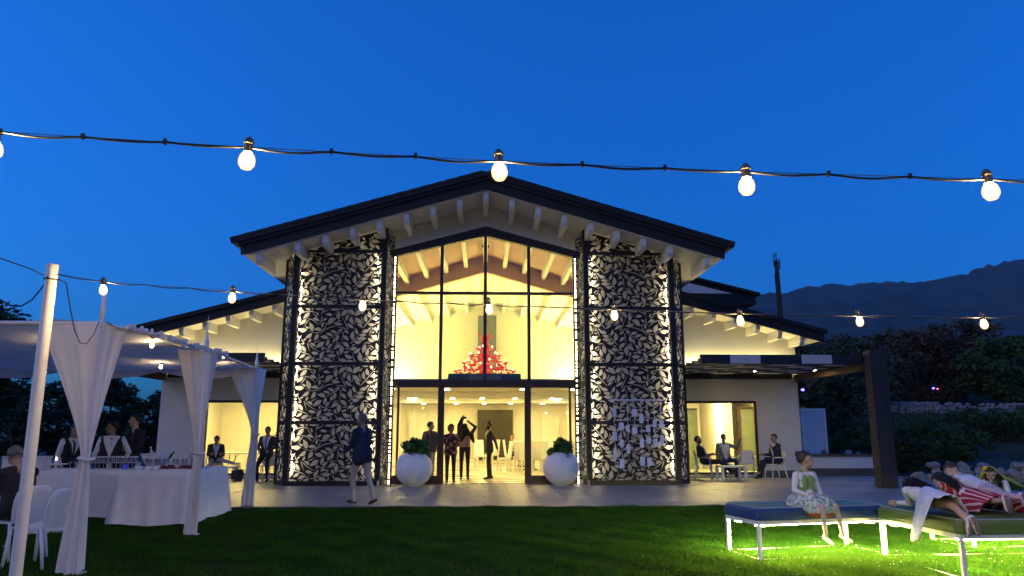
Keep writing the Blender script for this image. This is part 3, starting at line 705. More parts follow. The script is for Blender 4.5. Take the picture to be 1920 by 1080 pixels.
tmm2 = MB().lathe([(0, 0), (.07, 0), (.08, .3), (0, .3)], n=7).mesh('roof_tile'); tmm2.materials.append(M['tile_dark'])
for i in range(11):
    x = 8.1+i*.27; instance('roof_tile', tmm2, r2, Vector((x, 29.1, 7.66-.243*(x-8.05)))-origin(r2), (0, R(90+13.6), 0))
mast = thing('antenna_mast', 'tall dark antenna mast standing behind the right wing', 'mast', (13.05, 32, 0))
MB().tube([(13.05, 32, 0), (13.05, 32, 7.5), (13.05, 32, 9.0)], [.13, .12, .09], 8).build('pole', M['steel'], mast)
MB().tube([(13.05, 32, 9.0), (13.05, 32, 9.35)], .03, 6).build('tip', M['steel'], mast)
for k, (dx, z0, z1) in enumerate(((-.13, 8.7, 9.3), (.12, 8.6, 9.1), (-.12, 7.9, 8.4))): MB().tube([(13.05+dx, 31.95, z0), (13.05+dx, 31.95, z1)], .028, 6).build('aerial', M['steel'], mast)
MB().box(12.9, 13.2, 31.93, 31.97, 8.85, 8.89).build('bracket', M['steel'], mast)
# small coloured party lights
def plight(px, py, Y, col, label, r=.05):
    P = at(px, py, Y); t = thing('party_light', label, 'spotlight', P)
    MB().lathe([(.0, 0), (r, .0), (r*1.2, r*1.8), (r*.7, r*2.4), (0, r*2.4)], n=10).build('housing', M['steel'], t, world=False)
    o = MB().ball((0, -r*.4, r), r*.85, 10, 8).build('lens', emat('party_lens', col, 30), t, world=False)
    MB().tube([(0, .02, r*2.2), (0, .05, r*6)], r*.25, 6).build('bracket', M['steel'], t, world=False); return t
plight(1504, 735, 24.55, (.05, .03, 1), 'small blue party spotlight at the right corner of the hall', .075)
plight(1749, 731, 43, (.05, .03, 1), 'distant blue light on the hillside, left of the red one', .10)
plight(1757, 731, 43, (1, .03, .03), 'distant red light on the hillside, right of the blue one', .06)

# ---------------------------------------------------------------- festoon lights
def bulb(P, label, group, r=.034, em='bulb'):
    t = thing('festoon_bulb', label, 'light bulb', P, 0, group)
    MB().lathe([(.0, .088), (.010, .084), (.023, .066), (.023, .058), (.018, .054), (.019, .02), (0, .02)], n=10).build('socket', M['socket'], t, world=False, smooth=False)
    c = r*.66
    MB().lathe([(.010, .014), (c*.85, -.004), (c, -.018), (c*.9, -.032), (c*.5, -.043), (.001, -.047)], n=12).build('filament_core', M[em], t, world=False, smooth=True)
    MB().lathe([(.016, .022), (r*.86, .004), (r, -.018), (r*.94, -.036), (r*.6, -.054), (.001, -.060)], n=16).build('halo_globe', M['halo_globe'], t, world=False, smooth=True)
    t.rotation_euler = (rnd.uniform(-.1, .1), rnd.uniform(-.12, .12), rnd.uniform(0, 3))
    return t
NY = 3.0
line1 = [(-4.3, NY, 2.92), tuple(at(0, 247, NY)), tuple(at(463, 276, NY)), tuple(at(936, 302, NY)), tuple(at(1400, 322, NY)), tuple(at(1857, 336, NY)), (4.4, NY, 2.56)]
near = thing('festoon_cable', 'near black festoon cable with steel wire crossing the sky', 'cable', (0, NY, 2.6))
MB().tube(line1, .0022, 5).build('support_wire', M['wire'], near)
def wavy(pts, seed, sag, n=10):
    rg = random.Random(seed); out = []
    for a, b in zip(pts[:-1], pts[1:]):
        a = Vector(a); b = Vector(b); m = max(1, round((b-a).length/.34))
        for k in range(m):
            p, q = a.lerp(b, k/m), a.lerp(b, (k+1)/m); s = sag*rg.uniform(.3, 1.2)
            for j in range(n): t = j/n; c = p.lerp(q, t); c.z -= s*math.sin(math.pi*t)**1.2; out.append(c)
    out.append(Vector(pts[-1])); return out
MB().tube(wavy(line1, 3, .013), .0052, 7).build('cable', M['cable'], near, smooth=True)
for a, b in zip(line1[:-1], line1[1:]):
    a = Vector(a); b = Vector(b); m = max(1, round((b-a).length/.34))
    for k in range(m):
        c = a.lerp(b, k/m); MB().box(c.x-.006, c.x+.006, c.y-.008, c.y+.008, c.z-.010, c.z+.014).build('clip', M['cable'], near)
lb = ['near festoon bulb just beyond the left picture edge', 'near festoon bulb high over the left eave', 'near festoon bulb in front of the roof ridge', 'near festoon bulb in the sky above the right eave', 'near festoon bulb furthest right, over the mountain', 'near festoon bulb beyond the right picture edge']
for k, P in enumerate([at(-12, 282, NY)]+[at(*q, NY) for q in ((463, 302), (936, 323), (1400, 350), (1857, 360))]+[Vector((3.3, NY, 2.47))]):
    bulb((P.x, P.y, P.z+.02), lb[k], 'near festoon bulbs', .035)
FY = 5.9
fp = [(98, 512), (193, 528), (435, 546), (680, 562), (917, 571), (1152, 580), (1388, 588), (1612, 592), (1845, 595)]
line2 = [tuple(at(q[0], q[1], FY)) for q in fp] + [(5.2, FY, 2.46), (6.6, FY, 2.62)]
far = thing('festoon_cable', 'far thin festoon cable running from the white pole across the hall front', 'cable', (0, FY, 2.4))
MB().tube(wavy(line2, 5, .012), .004, 6).build('cable', M['cable'], far, smooth=True); MB().tube(line2, .0025, 5).build('support_wire', M['wire'], far)
names = ['just right of the white pole top', 'over the left wing roof', 'in front of the left leaf screen', 'in front of the chandelier', 'in front of the right leaf screen', 'over the right wing eave', 'above the pergola column', 'far right over the dark hillside']
for k, q in enumerate([(193, 545), (435, 560), (680, 575), (917, 582), (1152, 593), (1388, 603), (1612, 604), (1845, 609)]):
    P = at(*q, FY); bulb((P.x, P.y, P.z+.022), 'small far festoon bulb ' + names[k], 'far festoon bulbs', .031)
bulb((5.15, FY, 2.40), 'far festoon bulb beyond the right picture edge', 'far festoon bulbs', .031)
# white poles carrying the cables
pm = nmat('pole_enamel', (.74, .73, .68), .35, var=.10, scale=3, stretch=(4, 4, .5))
pt = at(98, 505, FY)
pole = thing('white_pole', 'white round steel pole in the left foreground carrying the festoon cable', 'pole', (pt.x, FY, 0))
MB().tube([(pt.x, FY, 0), (pt.x, FY, 2.78)], .044, 18).build('shaft', pm, pole, smooth=False); MB().lathe([(.046, 0), (.046, .02), (.03, .028), (0, .03)], (pt.x, FY, 2.78), 14).build('cap', pm, pole)
MB().tube([(pt.x+.05*math.cos(a), FY+.05*math.sin(a), 2.68+.004*math.sin(a*2)) for a in np.linspace(0, 6.2, 16)], .006, 5).build('cable_loop', M['cable'], pole)
MB().box(pt.x-.09, pt.x+.09, FY-.09, FY+.09, 0, .012).build('base_plate', pm, pole)
for (x, y, zt, lbl) in ((-4.3, 3.0, 2.95, 'white pole out of view at the left end of the near cable'), (4.4, 3.0, 2.6, 'white pole out of view at the right end of the near cable'), (6.6, 5.9, 2.68, 'white pole out of view at the right end of the far cable')):
    t = thing('white_pole', lbl, 'pole', (x, y, 0)); MB().tube([(x, y, 0), (x, y, zt)], .044, 14).build('shaft', pm, t)
# loose cables at the pole
c1 = [at(-40, 465, FY-.4), at(0, 484, FY-.3), at(60, 505, FY-.1), Vector((pt.x-.03, FY-.05, 2.70))]
cat(MB().tube(c1, .005, 6).build('tie_cable', M['cable'], None, smooth=True), 'tight dark tie cable rising left from the pole top', 'cable')
c2 = [at(-60, 540, FY), at(0, 562, FY), at(20, 573, FY), at(40, 574, FY), at(60, 562, FY), at(78, 540, FY), at(90, 525, FY), Vector((pt.x, FY-.05, 2.69))]
cat(MB().tube(c2, .0065, 6).build('slack_cable', M['cable'], None, smooth=True), 'slack dark cable drooping left of the pole top', 'cable')
GX = -4.27
c3 = [Vector((pt.x+.04, FY, 2.69)), at(124, 530, 6.2), at(132, 580, 6.6), at(140, 620, 7.1), at(150, 643, 7.5), at(162, 645, 7.8), at(175, 628, 8.1), at(186, 603, 8.45)]
cat(MB().tube(c3, .005, 6).build('lead_cable', M['cable'], None, smooth=True), 'thin lead hanging in a loop from the pole to the tent corner', 'cable')

# ---------------------------------------------------------------- the draped tent
M['drape'] = clothmat('tent_voile', (.84, .83, .84), .40)
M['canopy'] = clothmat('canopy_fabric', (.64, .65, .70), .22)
tent = thing('party_tent', 'open white party tent with flat fabric roof and tied corner drapes', 'tent', (-7.4, 12, 0))
PX = [(-4.35, 8.5), (-4.27, 11.5), (-4.75, 15.65), (-10.7, 15.7), (-10.7, 11.6), (-10.7, 8.5)]
TZ = [2.72, 2.74, 2.80, 2.78, 2.75, 2.72]
V = []; F = []; nu, nv = 34, 40
for j in range(nv+1):
    y = 8.5+7.15*j/nv; tt = (y-8.5)/7.15; xr = -4.27 if y < 11.5 else -4.27-.48*(y-11.5)/4.15
    for i in range(nu+1):
        u = i/nu; x = xr+(-10.7-xr)*u
        yy = (y-8.5)/3.575 % 1.0
        z = 2.72+.07*tt - .16*abs(math.sin(math.pi*yy))*(.4+.6*math.sin(math.pi*min(1, u*1.0))) - .018*math.sin(u*37+y*3.1) - .012*math.sin(y*11+u*5)
        V.append((x, y, z))
for j in range(nv):
    for i in range(nu): a = j*(nu+1)+i; F.append((a, a+1, a+nu+2, a+nu+1))
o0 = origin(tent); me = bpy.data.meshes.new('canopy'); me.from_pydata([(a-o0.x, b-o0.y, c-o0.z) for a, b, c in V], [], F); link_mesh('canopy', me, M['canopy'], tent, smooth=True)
# valance along the far edge and the back
mb = MB(); n = 60
for i in range(n):
    def vp(k):
        u = k/n; x = -4.75+(-10.7+4.75)*u; sg = .10+.14*abs(math.sin(math.pi*u*3)); return x, 15.68+.02*math.sin(k*1.1), 2.80-sg, 2.80
    a, b = vp(i), vp(i+1); mb.quad((a[0], a[1], a[2]), (b[0], b[1], b[2]), (b[0], b[1], b[3]), (a[0], a[1], a[3]))
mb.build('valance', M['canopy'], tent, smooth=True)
for k, (x, y) in enumerate(PX):
    MB().tube([(x, y, 0), (x, y, TZ[k]+.02)], .03, 10).build('tent_pole', M['white_paint'], tent, smooth=True)
    MB().box(x-.09, x+.09, y-.06, y+.06, 0, .02).build('base_plate', M['white_paint'], tent)
    if k == 0: MB().tube([(x, y, TZ[0]), (x, y, TZ[0]+.30)], .026, 10).build('pole_stub', M['white_paint'], tent, smooth=True)
    else: MB().lathe([(.035, 0), (.04, .08), (.018, .22), (.012, .30), (.001, .52)], (x, y, TZ[k]), 8).build('finial', M['white_paint'], tent, smooth=True)
for k in range(6):
    a, b = PX[k], PX[(k+1) % 6]; MB().tube([(*a, TZ[k]-.02), (*b, TZ[(k+1) % 6]-.02)], .022, 8).build('roof_rail', M['white_paint'], tent, smooth=True)
def drape(px, py, d1, d2, L1, L2, ztop, ztie, side, seed, flare=.18, off=(0, 0)):
    """curtain hung from two rails meeting at the pole, tied in at ztie"""
    rg = random.Random(seed); ph = [rg.uniform(0, 6) for _ in range(4)]; nu, nv = 54, 34; V = []; F = []
    for j in range(nv+1):
        v = j/nv; z = ztop+(0.02-ztop)*v
        if z > ztie: q = (z-ztie)/(ztop-ztie); w = .08+.92*q**1.25
        else: q = (ztie-z)/ztie; w = .08+flare*q**.7
        for i in range(nu+1):
            u = i/nu*2-1; f = math.sin(u*15+ph[0])*.5+math.sin(u*27+ph[1]+v)*.3+math.sin(u*9+ph[2])*.4
            amp = .035*(1-.35*w)
            if u < 0: bx, by = d1[0]*L1*-u*w, d1[1]*L1*-u*w; nx_, ny_ = -d1[1], d1[0]
            else: bx, by = d2[0]*L2*u*w, d2[1]*L2*u*w; nx_, ny_ = d2[1], -d2[0]
            k = .06*(1-abs(u))
            V.append((px+off[0]+bx+nx_*f*amp-side[0]*k, py+off[1]+by+ny_*f*amp-side[1]*k, z-.01*math.sin(u*9+ph[3])*(1-v)-(.03*math.sin(u*5+ph[1]) if j == nv else 0)*0))
    for j in range(nv):
        for i in range(nu): a = j*(nu+1)+i; F.append((a, a+1, a+nu+2, a+nu+1))
    me = bpy.data.meshes.new('drape'); me.from_pydata([(a-o0.x, b-o0.y, c-o0.z) for a, b, c in V], [], F)
    d = link_mesh('drape', me, M['drape'], tent, smooth=True)
    MB().tube([(px+off[0]+.075*math.cos(a)-side[0]*.02, py+off[1]+.075*math.sin(a)-side[1]*.02, ztie+.01*math.sin(2*a)) for a in np.linspace(0, 6.283, 15)[:-1]], .018, 6, closed=True).build('tie_band', M['drape'], d, smooth=True)
    return d
drape(-4.35, 8.5, (-1, 0), (0, 1), .68, .62, 2.68, 1.20, (-.7, .7), 1, off=(.0, -.03), flare=.22)
drape(-4.27, 11.5, (-.75, -.65), (.0, 1), .42, .50, 2.70, 1.17, (-1, 0), 2, off=(-.01, 0))
drape(-4.75, 15.65, (-1, -.1), (.15, .9), .62, .4, 2.78, 1.42, (-.7, -.7), 3, off=(.05, 0), flare=.22)
drape(-10.7, 15.7, (1, 0), (0, -1), .62, .62, 2.74, 1.2, (.7, -.7), 4)
# gathered netting with fairy lights on the right-hand rail
mb = MB(); rg = random.Random(9)
for i in range(70):
    y = 8.9+i*.05; x = -4.27; mb.ball((x+rg.uniform(-.03, .05), y+rg.uniform(-.02, .02), 2.72+rg.uniform(-.03, .045)), (rg.uniform(.02, .045), rg.uniform(.02, .05), rg.uniform(.015, .04)), 6, 4)
o = mb.build('gathered_netting', M['drape'], tent, smooth=True); kind(o, 'stuff')
for k, (px, py, Y, tx) in enumerate([(122, 660, 9.6, 'inside the front corner of the tent behind the drape'), (285, 645, 9.9, 'under the tent rail between the first two drapes'), (302, 686, 13.2, 'under the tent roof towards the hall'), (418, 668, 13.6, 'at the rail near the last tent drape')]):
    P = at(px, py, Y); b = bulb((P.x, P.y, P.z), 'warm tent bulb ' + tx, 'tent bulbs', .030, 'bulb_small')
MB().tube([tuple(at(60, 652, 9.4)), tuple(at(122, 653, 9.6)), tuple(at(200, 646, 9.7)), tuple(at(285, 633, 9.9)), (-4.3, 10.6, 2.66)], .005, 5).build('light_lead', M['cable'], tent)

# ---------------------------------------------------------------- planters
M['leaf_planter'] = leafmat('leaf_planter', (.035, .10, .02), (.09, .20, .045))
def planter(x, y, label, seed):
    t = thing('sphere_planter', label, 'planter', (x, y, .03), rnd.uniform(0, 3), 'white sphere planters by the entrance')
    prof = [(.18, 0)] + [(.5*math.sin(a), .48-.5*math.cos(a)) for a in np.linspace(.36, math.pi-.62, 22)] + [(.27, .885), (.255, .87), (.25, .80)]
    MB().lathe(prof, n=36).build('bowl', M['planter'], t, world=False, smooth=True)
    MB().lathe([(0, .80), (.25, .80)], n=20).build('soil', M['bark'], t, world=False)
    cl = []; rg = random.Random(seed)
    for k in range(24): a = rg.uniform(0, 6.28); q = rg.random()**.5*.33; cl.append(((q*math.cos(a), q*math.sin(a), rg.uniform(.92, 1.26)-q*.4), (.12, .12, .11)))
    link_mesh('shrub', leaves_mesh('shrub', cl, 60, .11, seed), M['leaf_planter'], t)
    mb = MB()
    for k in range(9): a = k*.7; mb.tube([(0, 0, .8), (.08*math.cos(a), .08*math.sin(a), .95), (.2*math.cos(a), .2*math.sin(a), 1.12)], [.012, .009, .004], 5)
    kind(mb.build('stem', M['bark'], t, world=False), 'stuff'); return t
planter(-1.90, 20.75, 'white sphere planter with green shrub left of the door', 3)
planter(2.12, 20.95, 'white sphere planter with green shrub right of the door', 4)
# slim stand by the left jamb
t = thing('rope_stand', 'thin dark metal stand on a round foot beside the left jamb', 'stand', (-2.52, 20.75, .03))
MB().lathe([(0, 0), (.13, 0), (.12, .02), (.02, .03), (0, .03)], n=14).build('foot', M['steel'], t, world=False); MB().tube([(0, 0, .02), (0, 0, .95)], .014, 8).build('rod', M['steel'], t, world=False)

# ---------------------------------------------------------------- hanging seating display in front of the right screen
disp = thing('seating_display', 'white rod with strings of hanging name cards before the right screen', 'seating plan', (4.25, 20.7, 0))
cardm = nmat('card_paper', (.80, .81, .84), .8, var=.05); 
MB().box(3.5, 4.98, 20.66, 20.70, 2.32, 2.36).build('rod', cardm, disp)
for x in (3.54, 4.94): MB().tube([(x, 20.68, 2.36), (x, 20.98, 3.3)], .004, 5).build('hanger', M['wire'], disp)
rg = random.Random(15)
for k in range(8):
    x = 3.58+k*.187; L = rg.uniform(1.0, 1.75)
    MB().tube([(x, 20.68, 2.32), (x+.01, 20.68, 2.32-L)], .007, 5).build('string', cardm, disp)
    z = 2.32-rg.uniform(.2, .7)
    while z > 2.32-L:
        h = rg.uniform(.17, .26); w = rg.uniform(.09, .14); Mx = Matrix.Translation((x+.005, 20.672, z)) @ Matrix.Rotation(rg.uniform(-.3, .3), 4, 'Z') @ Matrix.Rotation(rg.uniform(-.04, .04), 4, 'Y')
        MB().box(-w/2, w/2, -.012, .004, -h, 0, Mx).build('card', cardm, disp); z -= h+rg.uniform(.12, .45)

# ---------------------------------------------------------------- daybeds with lights underneath
M['vinyl_blue'] = nmat('vinyl_blue', (.022, .060, .20), .45, var=.12, scale=3, bump=.08, bscale=25)
M['vinyl_green'] = nmat('vinyl_green', (.15, .29, .18), .5, var=.10, scale=3, bump=.08, bscale=25)
M['vinyl_olive'] = nmat('vinyl_olive', (.14, .19, .045), .5, var=.12, scale=3, bump=.08, bscale=25)
M['underlight'] = emat('underbed_led', (1, .86, .30), 640.0)
def rounded(L, Wd, r, n=5):
    o = []
    for (cx, cy, a0) in ((L-r, Wd-r, 0), (r, Wd-r, 90), (r, r, 180), (L-r, r, 270)):
        for k in range(n+1): a = R(a0+90*k/n); o.append((cx+r*math.cos(a), cy+r*math.sin(a)))
    return o
def daybed(label, corner, ang, L, Wd, top, side, legs, fz=.45, ch=.14):
    t = thing('daybed', label, 'daybed', (*corner, 0), ang, 'lit daybeds on the lawn')
    wp = M['white_paint']; k = .02
    for (a, b, c, d) in ((0, L, 0, .04), (0, L, Wd-.04, Wd), (0, .04, .042, Wd-.042), (L-.04, L, .042, Wd-.042)): MB().box(a, b, c, d, fz-.05, fz).build('frame_rail', wp, t, world=False, bevel=.004)
    for (x, y) in legs: MB().box(x, x+.045, y, y+.045, 0, fz-.052).build('leg', wp, t, world=False, bevel=.004)
    for (a, b, c, d) in ((.06, L-.06, .010, .018), (.06, L-.06, Wd-.018, Wd-.010), (.010, .018, .06, Wd-.06), (L-.018, L-.010, .06, Wd-.06)): MB().box(a, b, c, d, 0.004, .020).build('ground_rail', wp, t, world=False)
    MB().box(.05, L-.05, .05, Wd-.05, fz-.035, fz-.006).build('deck', M['steel'], t, world=False)
    # cushion: rounded outline, puffed top
    o = rounded(L+.03, Wd+.03, .07); n = len(o); mb = MB(); rings = [(.0, 0), (-.006, .03), (-.006, ch-.035), (.004, ch-.012), (.02, ch)]
    cx, cy_ = L/2, Wd/2
    for (ins, z) in rings:
        for (x, y) in o: dx, dy = x-.015-cx, y-.015-cy_; mb.v.append((cx+dx*(1-ins*2/L), cy_+dy*(1-ins*2/Wd), fz+.003+z))
    for r_ in range(len(rings)-1):
        for i in range(n): j = (i+1) % n; mb.face(r_*n+i, r_*n+j, (r_+1)*n+j, (r_+1)*n+i)
    mb.face(*reversed(range(n))); cu = mb.build('cushion', side, t, world=False, smooth=False)
    mb = MB(); G = 16; zt = fz+.003+ch
    ring = [(cx+(x-.015-cx)*(1-.04/L), cy_+(y-.015-cy_)*(1-.04/Wd), zt) for x, y in o]
    mb.v = list(ring)
    for s in (.85, .5, .15):
        for (x, y, z) in ring: mb.v.append((cx+(x-cx)*s, cy_+(y-cy_)*s, zt+.018*(1-s**2)+.004*math.sin(x*9)*math.sin(y*7)))
    for r_ in range(3):
        for i in range(n): j = (i+1) % n; mb.face(r_*n+i, r_*n+j, (r_+1)*n+j, (r_+1)*n+i)
    mb.face(*range(3*n, 4*n)); mb.build('cushion_top', top, cu, world=False, smooth=True)
    MB().tube([(x, y, zt+.002) for x, y, z in ring], .006, 5, closed=True).build('piping', nmat('piping', (.4, .45, .4), .6, var=.1), cu, world=False, smooth=True)
    for (a, b, c, d) in ((.15, L-.15, .07, .09), (.15, L-.15, Wd-.09, Wd-.07)): MB().box(a, b, c, d, fz-.062, fz-.05).build('underlight', M['underlight'], t, world=False)
    for (a, c) in ((.08, .1), (L-.16, .1), (.08, Wd-.2), (L-.16, Wd-.2)): MB().box(a, a+.08, c, c+.10, fz-.075, fz-.051).build('spot_lamp', M['underlight'], t, world=False)
    return t
L1, W1 = 1.76, .76; lg = lambda L, Wd: [(0, 0), (L-.045, 0), (0, Wd-.045), (L-.045, Wd-.045)]
BED1 = daybed('blue-sided daybed with green top carrying the seated girl', (3.24, 9.02), R(11.5), L1, W1, M['vinyl_green'], M['vinyl_blue'], lg(L1, W1))
BED2 = daybed('olive daybed with children sprawled on it at the right edge', (4.90, 7.80), R(2), 2.15, 1.5, M['vinyl_olive'], M['vinyl_olive'], lg(2.15, 1.5))
BED3 = daybed('blue daybed behind the olive one at the right edge', (6.33, 9.80), R(8), 1.9, .8, M['vinyl_green'], M['vinyl_blue'], lg(1.9, .8))

# ---------------------------------------------------------------- lawn grass
rs = np.random.RandomState(12)
def grass(name, n, fx, fy, hmin, hmax, seed):
    rs = np.random.RandomState(seed); x = fx(rs, n); y = fy(rs, n); a = rs.rand(n)*6.283; h = hmin+(hmax-hmin)*rs.rand(n)**1.5
    h = h*(.75+.35*np.sin(x*2.1+np.sin(y*1.3)*2)*np.sin(y*1.7+np.sin(x*.9)*2)+.2*np.sin(x*7+y*5)); lean = (rs.rand(n)-.3)*.9*h; w = .0035+.004*rs.rand(n); b = rs.rand(n)*6.283
    P = np.zeros((n, 4, 3)); ca, sa = np.cos(a), np.sin(a); dx, dy = np.cos(b)*lean, np.sin(b)*lean
    P[:, 0] = np.stack([x-ca*w, y-sa*w, 0*x], 1); P[:, 1] = np.stack([x+ca*w, y+sa*w, 0*x], 1)
    P[:, 2] = np.stack([x+ca*w*.7+dx*.4, y+sa*w*.7+dy*.4, h*.6], 1); P[:, 3] = np.stack([x+dx, y+dy, h], 1)
    me = bpy.data.meshes.new(name); me.vertices.add(4*n); me.vertices.foreach_set('co', P.ravel())
    base = np.arange(n)*4; idx = np.stack([base, base+1, base+2, base, base+2, base+3], 1)
    me.loops.add(6*n); me.loops.foreach_set('vertex_index', idx.ravel()); me.polygons.add(2*n); me.polygons.foreach_set('loop_start', np.arange(0, 6*n, 3)); me.update(); return me
gm = nmat('grass_blade', (.010, .046, .005), .9, col2=(.036, .108, .012), scale=1.8, detail=6, spec=.04)
nt = gm.node_tree; b_ = nt.nodes['Principled BSDF']; out_ = [q for q in nt.nodes if q.type == 'OUTPUT_MATERIAL'][0]
tr_ = nt.nodes.new('ShaderNodeBsdfTranslucent'); tr_.inputs[0].default_value = (.10, .20, .02, 1); mx_ = nt.nodes.new('ShaderNodeMixShader'); mx_.inputs[0].default_value = .3
nt.links.new(b_.outputs[0], mx_.inputs[1]); nt.links.new(tr_.outputs[0], mx_.inputs[2]); nt.links.new(mx_.outputs[0], out_.inputs[0])
o = link_mesh('grass', grass('grass', 420000, lambda r, n: -9.5+19.5*r.rand(n), lambda r, n: 7.2+8.16*r.rand(n)**.8, .022, .055, 2), gm); kind(o, 'stuff'); o['label'] = 'short green lawn grass'
o = link_mesh('grass', grass('grass_right', 150000, lambda r, n: np.clip(5.2+1.7*r.randn(n), -2, 10), lambda r, n: np.clip(9.0+1.1*r.randn(n), 7.0, 15.2), .025, .065, 3), gm); kind(o, 'stuff'); o['label'] = 'short lawn grass lit under the daybeds'

rs = np.random.RandomState(31); mb = MB()
for k in range(110):
    x = float(np.clip(4.9+1.5*rs.randn(), 1.5, 8)); y = float(np.clip(9.0+.9*rs.randn(), 7.4, 12)); z = .03+.03*rs.rand(); r = .003+.004*rs.rand(); a = rs.rand()*6
    mb.poly([(x+r*math.cos(a+q*1.2566), y+r*math.sin(a+q*1.2566), z+.003*((q % 2)*2-1)) for q in range(5)])
o = mb.build('daisies', M['white_paint'], None); kind(o, 'stuff'); o['label'] = 'tiny white daisies scattered in the lit grass'
# ---------------------------------------------------------------- furniture
def plastic_chair(name, label, loc, rz, group, arms=True):
    """stackable white chair, faces local -Y"""
    t = thing(name, label, 'chair', loc, rz, group); P = M['white_plastic']
    mb = MB(); n = 8
    pts = [(.22*x, -.22+.44*y, .445-.012*math.cos(x*1.5)*1.2+(.008 if y > .9 else 0)) for y in [k/6 for k in range(7)] for x in [-1, -.6, 0, .6, 1]]
    mb.v = pts + [(a*.99, b, c-.022) for a, b, c in pts]; k = len(pts)
    for j in range(6):
        for i in range(4): a = j*5+i; mb.face(a, a+1, a+6, a+5); mb.face(k+a, k+a+5, k+a+6, k+a+1)
    for j in range(6): a = j*5; mb.face(a, a+5, k+a+5, k+a); mb.face(a+4, k+a+4, k+a+9, a+9)
    for i in range(4): mb.face(i, k+i, k+i+1, i+1); mb.face(30+i, 31+i, k+31+i, k+30+i)
    mb.build('seat', P, t, world=False, smooth=False)
    mb = MB(); rows = [(.43, .20, .215), (.55, .215, .225), (.68, .22, .245), (.78, .205, .27), (.84, .16, .285), (.855, .08, .29)]
    for (z, w, y) in rows:
        for x in (-1, -.6, 0, .6, 1): mb.v.append((w*x, y+.035*(1-x*x), z))
    k = len(mb.v); mb.v += [(a, b+.02, c) for a, b, c in mb.v]
    for j in range(len(rows)-1):
        for i in range(4): a = j*5+i; mb.face(a, a+1, a+6, a+5); mb.face(k+a, k+a+5, k+a+6, k+a+1)
    for j in range(len(rows)-1): a = j*5; mb.face(a, a+5, k+a+5, k+a); mb.face(a+4, k+a+4, k+a+9, a+9)
    e = 5*(len(rows)-1)
    for i in range(4): mb.face(e+i, e+i+1, k+e+i+1, k+e+i)
    mb.build('backrest', P, t, world=False, smooth=True)
    for sx in (-1, 1):
        MB().tube([(sx*.20, -.19, .43), (sx*.225, -.23, 0)], [.022, .017], 8).build('leg', P, t, world=False, smooth=True)
        MB().tube([(sx*.20, .20, .44), (sx*.225, .29, 0)], [.022, .017], 8).build('leg', P, t, world=False, smooth=True)
        if arms: MB().tube([(sx*.235, -.20, .43), (sx*.25, -.20, .63), (sx*.255, -.12, .665), (sx*.25, .1, .665), (sx*.215, .235, .68)], [.016, .017, .02, .02, .016], 8).build('armrest', P, t, world=False, smooth=True)
    return t
def banquet_chair(label, loc, rz, group):
    t = thing('banquet_chair', label, 'chair', loc, rz, group); P = M['white_plastic']
    MB().box(-.22, .22, -.23, .2, .40, .48).build('seat', P, t, world=False, bevel=.02)
    MB().prism([(.17, .44), (.21, .44), (.30, 1.08), (.265, 1.09)], -.21, .21, 'x').build('backrest', P, t, world=False)
    for sx in (-1, 1):
        for sy in (-.2, .17): MB().bar((sx*.19, sy, .40), (sx*.195, sy*1.05, 0), .045, .045, (0, 1, 0)).build('leg', P, t, world=False)
    return t
def low_table(label, loc, rz, w=.8, d=.55, h=.43):
    t = thing('low_table', label, 'table', loc, rz); P = M['white_plastic']
    MB().box(-w/2, w/2, -d/2, d/2, h-.05, h).build('top', P, t, world=False, bevel=.012)
    for sx in (-1, 1):
        for sy in (-1, 1): MB().box(sx*(w/2-.04)-.04, sx*(w/2-.04)+.04, sy*(d/2-.05)-.03, sy*(d/2-.05)+.03, 0, h-.052).build('leg', P, t, world=False, bevel=.006)
    return t
# right-hand lounge group
plastic_chair('plastic_chair', 'white armchair holding the man in the black tuxedo by the right screen', (6.85, 23.45, .03), R(68), 'white armchairs on the right terrace')
plastic_chair('plastic_chair', 'white armchair under the man with the raised arm', (7.72, 24.05, .03), R(8), 'white armchairs on the right terrace')
plastic_chair('plastic_chair', 'white armchair in profile under the man in navy by the wall', (8.95, 23.15, .03), R(-80), 'white armchairs on the right terrace')
plastic_chair('plastic_chair', 'empty white armchair between the raised-arm man and the man in navy', (8.42, 24.1, .03), R(-20), 'white armchairs on the right terrace')
low_table('low white table between the seated men on the right terrace', (7.52, 22.95, .03), R(4))
# left-hand group
plastic_chair('plastic_chair', 'white chair under the man reading by the left window', (-8.35, 23.95, .03), R(15), 'white chairs on the left terrace')
plastic_chair('plastic_chair', 'white chair under the suited man beside the left screen', (-6.55, 23.1, .03), R(-12), 'white chairs on the left terrace')
low_table('low white table on the left terrace below the window', (-7.75, 23.3, .03), R(3), .6, .5, .42)
bag = thing('bag', 'black bag standing under the low table on the left terrace', 'bag', (-7.38, 23.15, .03))
MB().box(-.17, .17, -.1, .1, 0, .34).build('body', M['cable'], bag, world=False, bevel=.04); MB().tube([(-.08, 0, .34), (-.06, 0, .44), (.06, 0, .44), (.08, 0, .34)], .01, 6).build('handle', M['cable'], bag, world=False)
ft = thing('folding_table', 'folding table with cream top inside the left window', 'table', (-7.9, 26.2, .03))
MB().box(-.9, .9, -.38, .38, .71, .745).build('top', IW, ft, world=False, bevel=.006)
for sx in (-1, 1): 
    for sy in (-1, 1): MB().tube([(sx*.65, sy*.3, .71), (sx*.72, sy*.3, 0)], .014, 6).build('leg', M['steel'], ft, world=False)
    MB().tube([(sx*.45, 0, .70), (sx*.69, 0, .35)], .01, 6).build('brace', M['steel'], ft, world=False)
pt_ = thing('potted_plant', 'thin-leaved potted plant behind the left window glass', 'plant', (-6.85, 25.6, .03))
MB().lathe([(.0, 0), (.12, 0), (.16, .3), (.14, .3), (0, .28)], n=14).build('pot', M['white_plastic'], pt_, world=False)
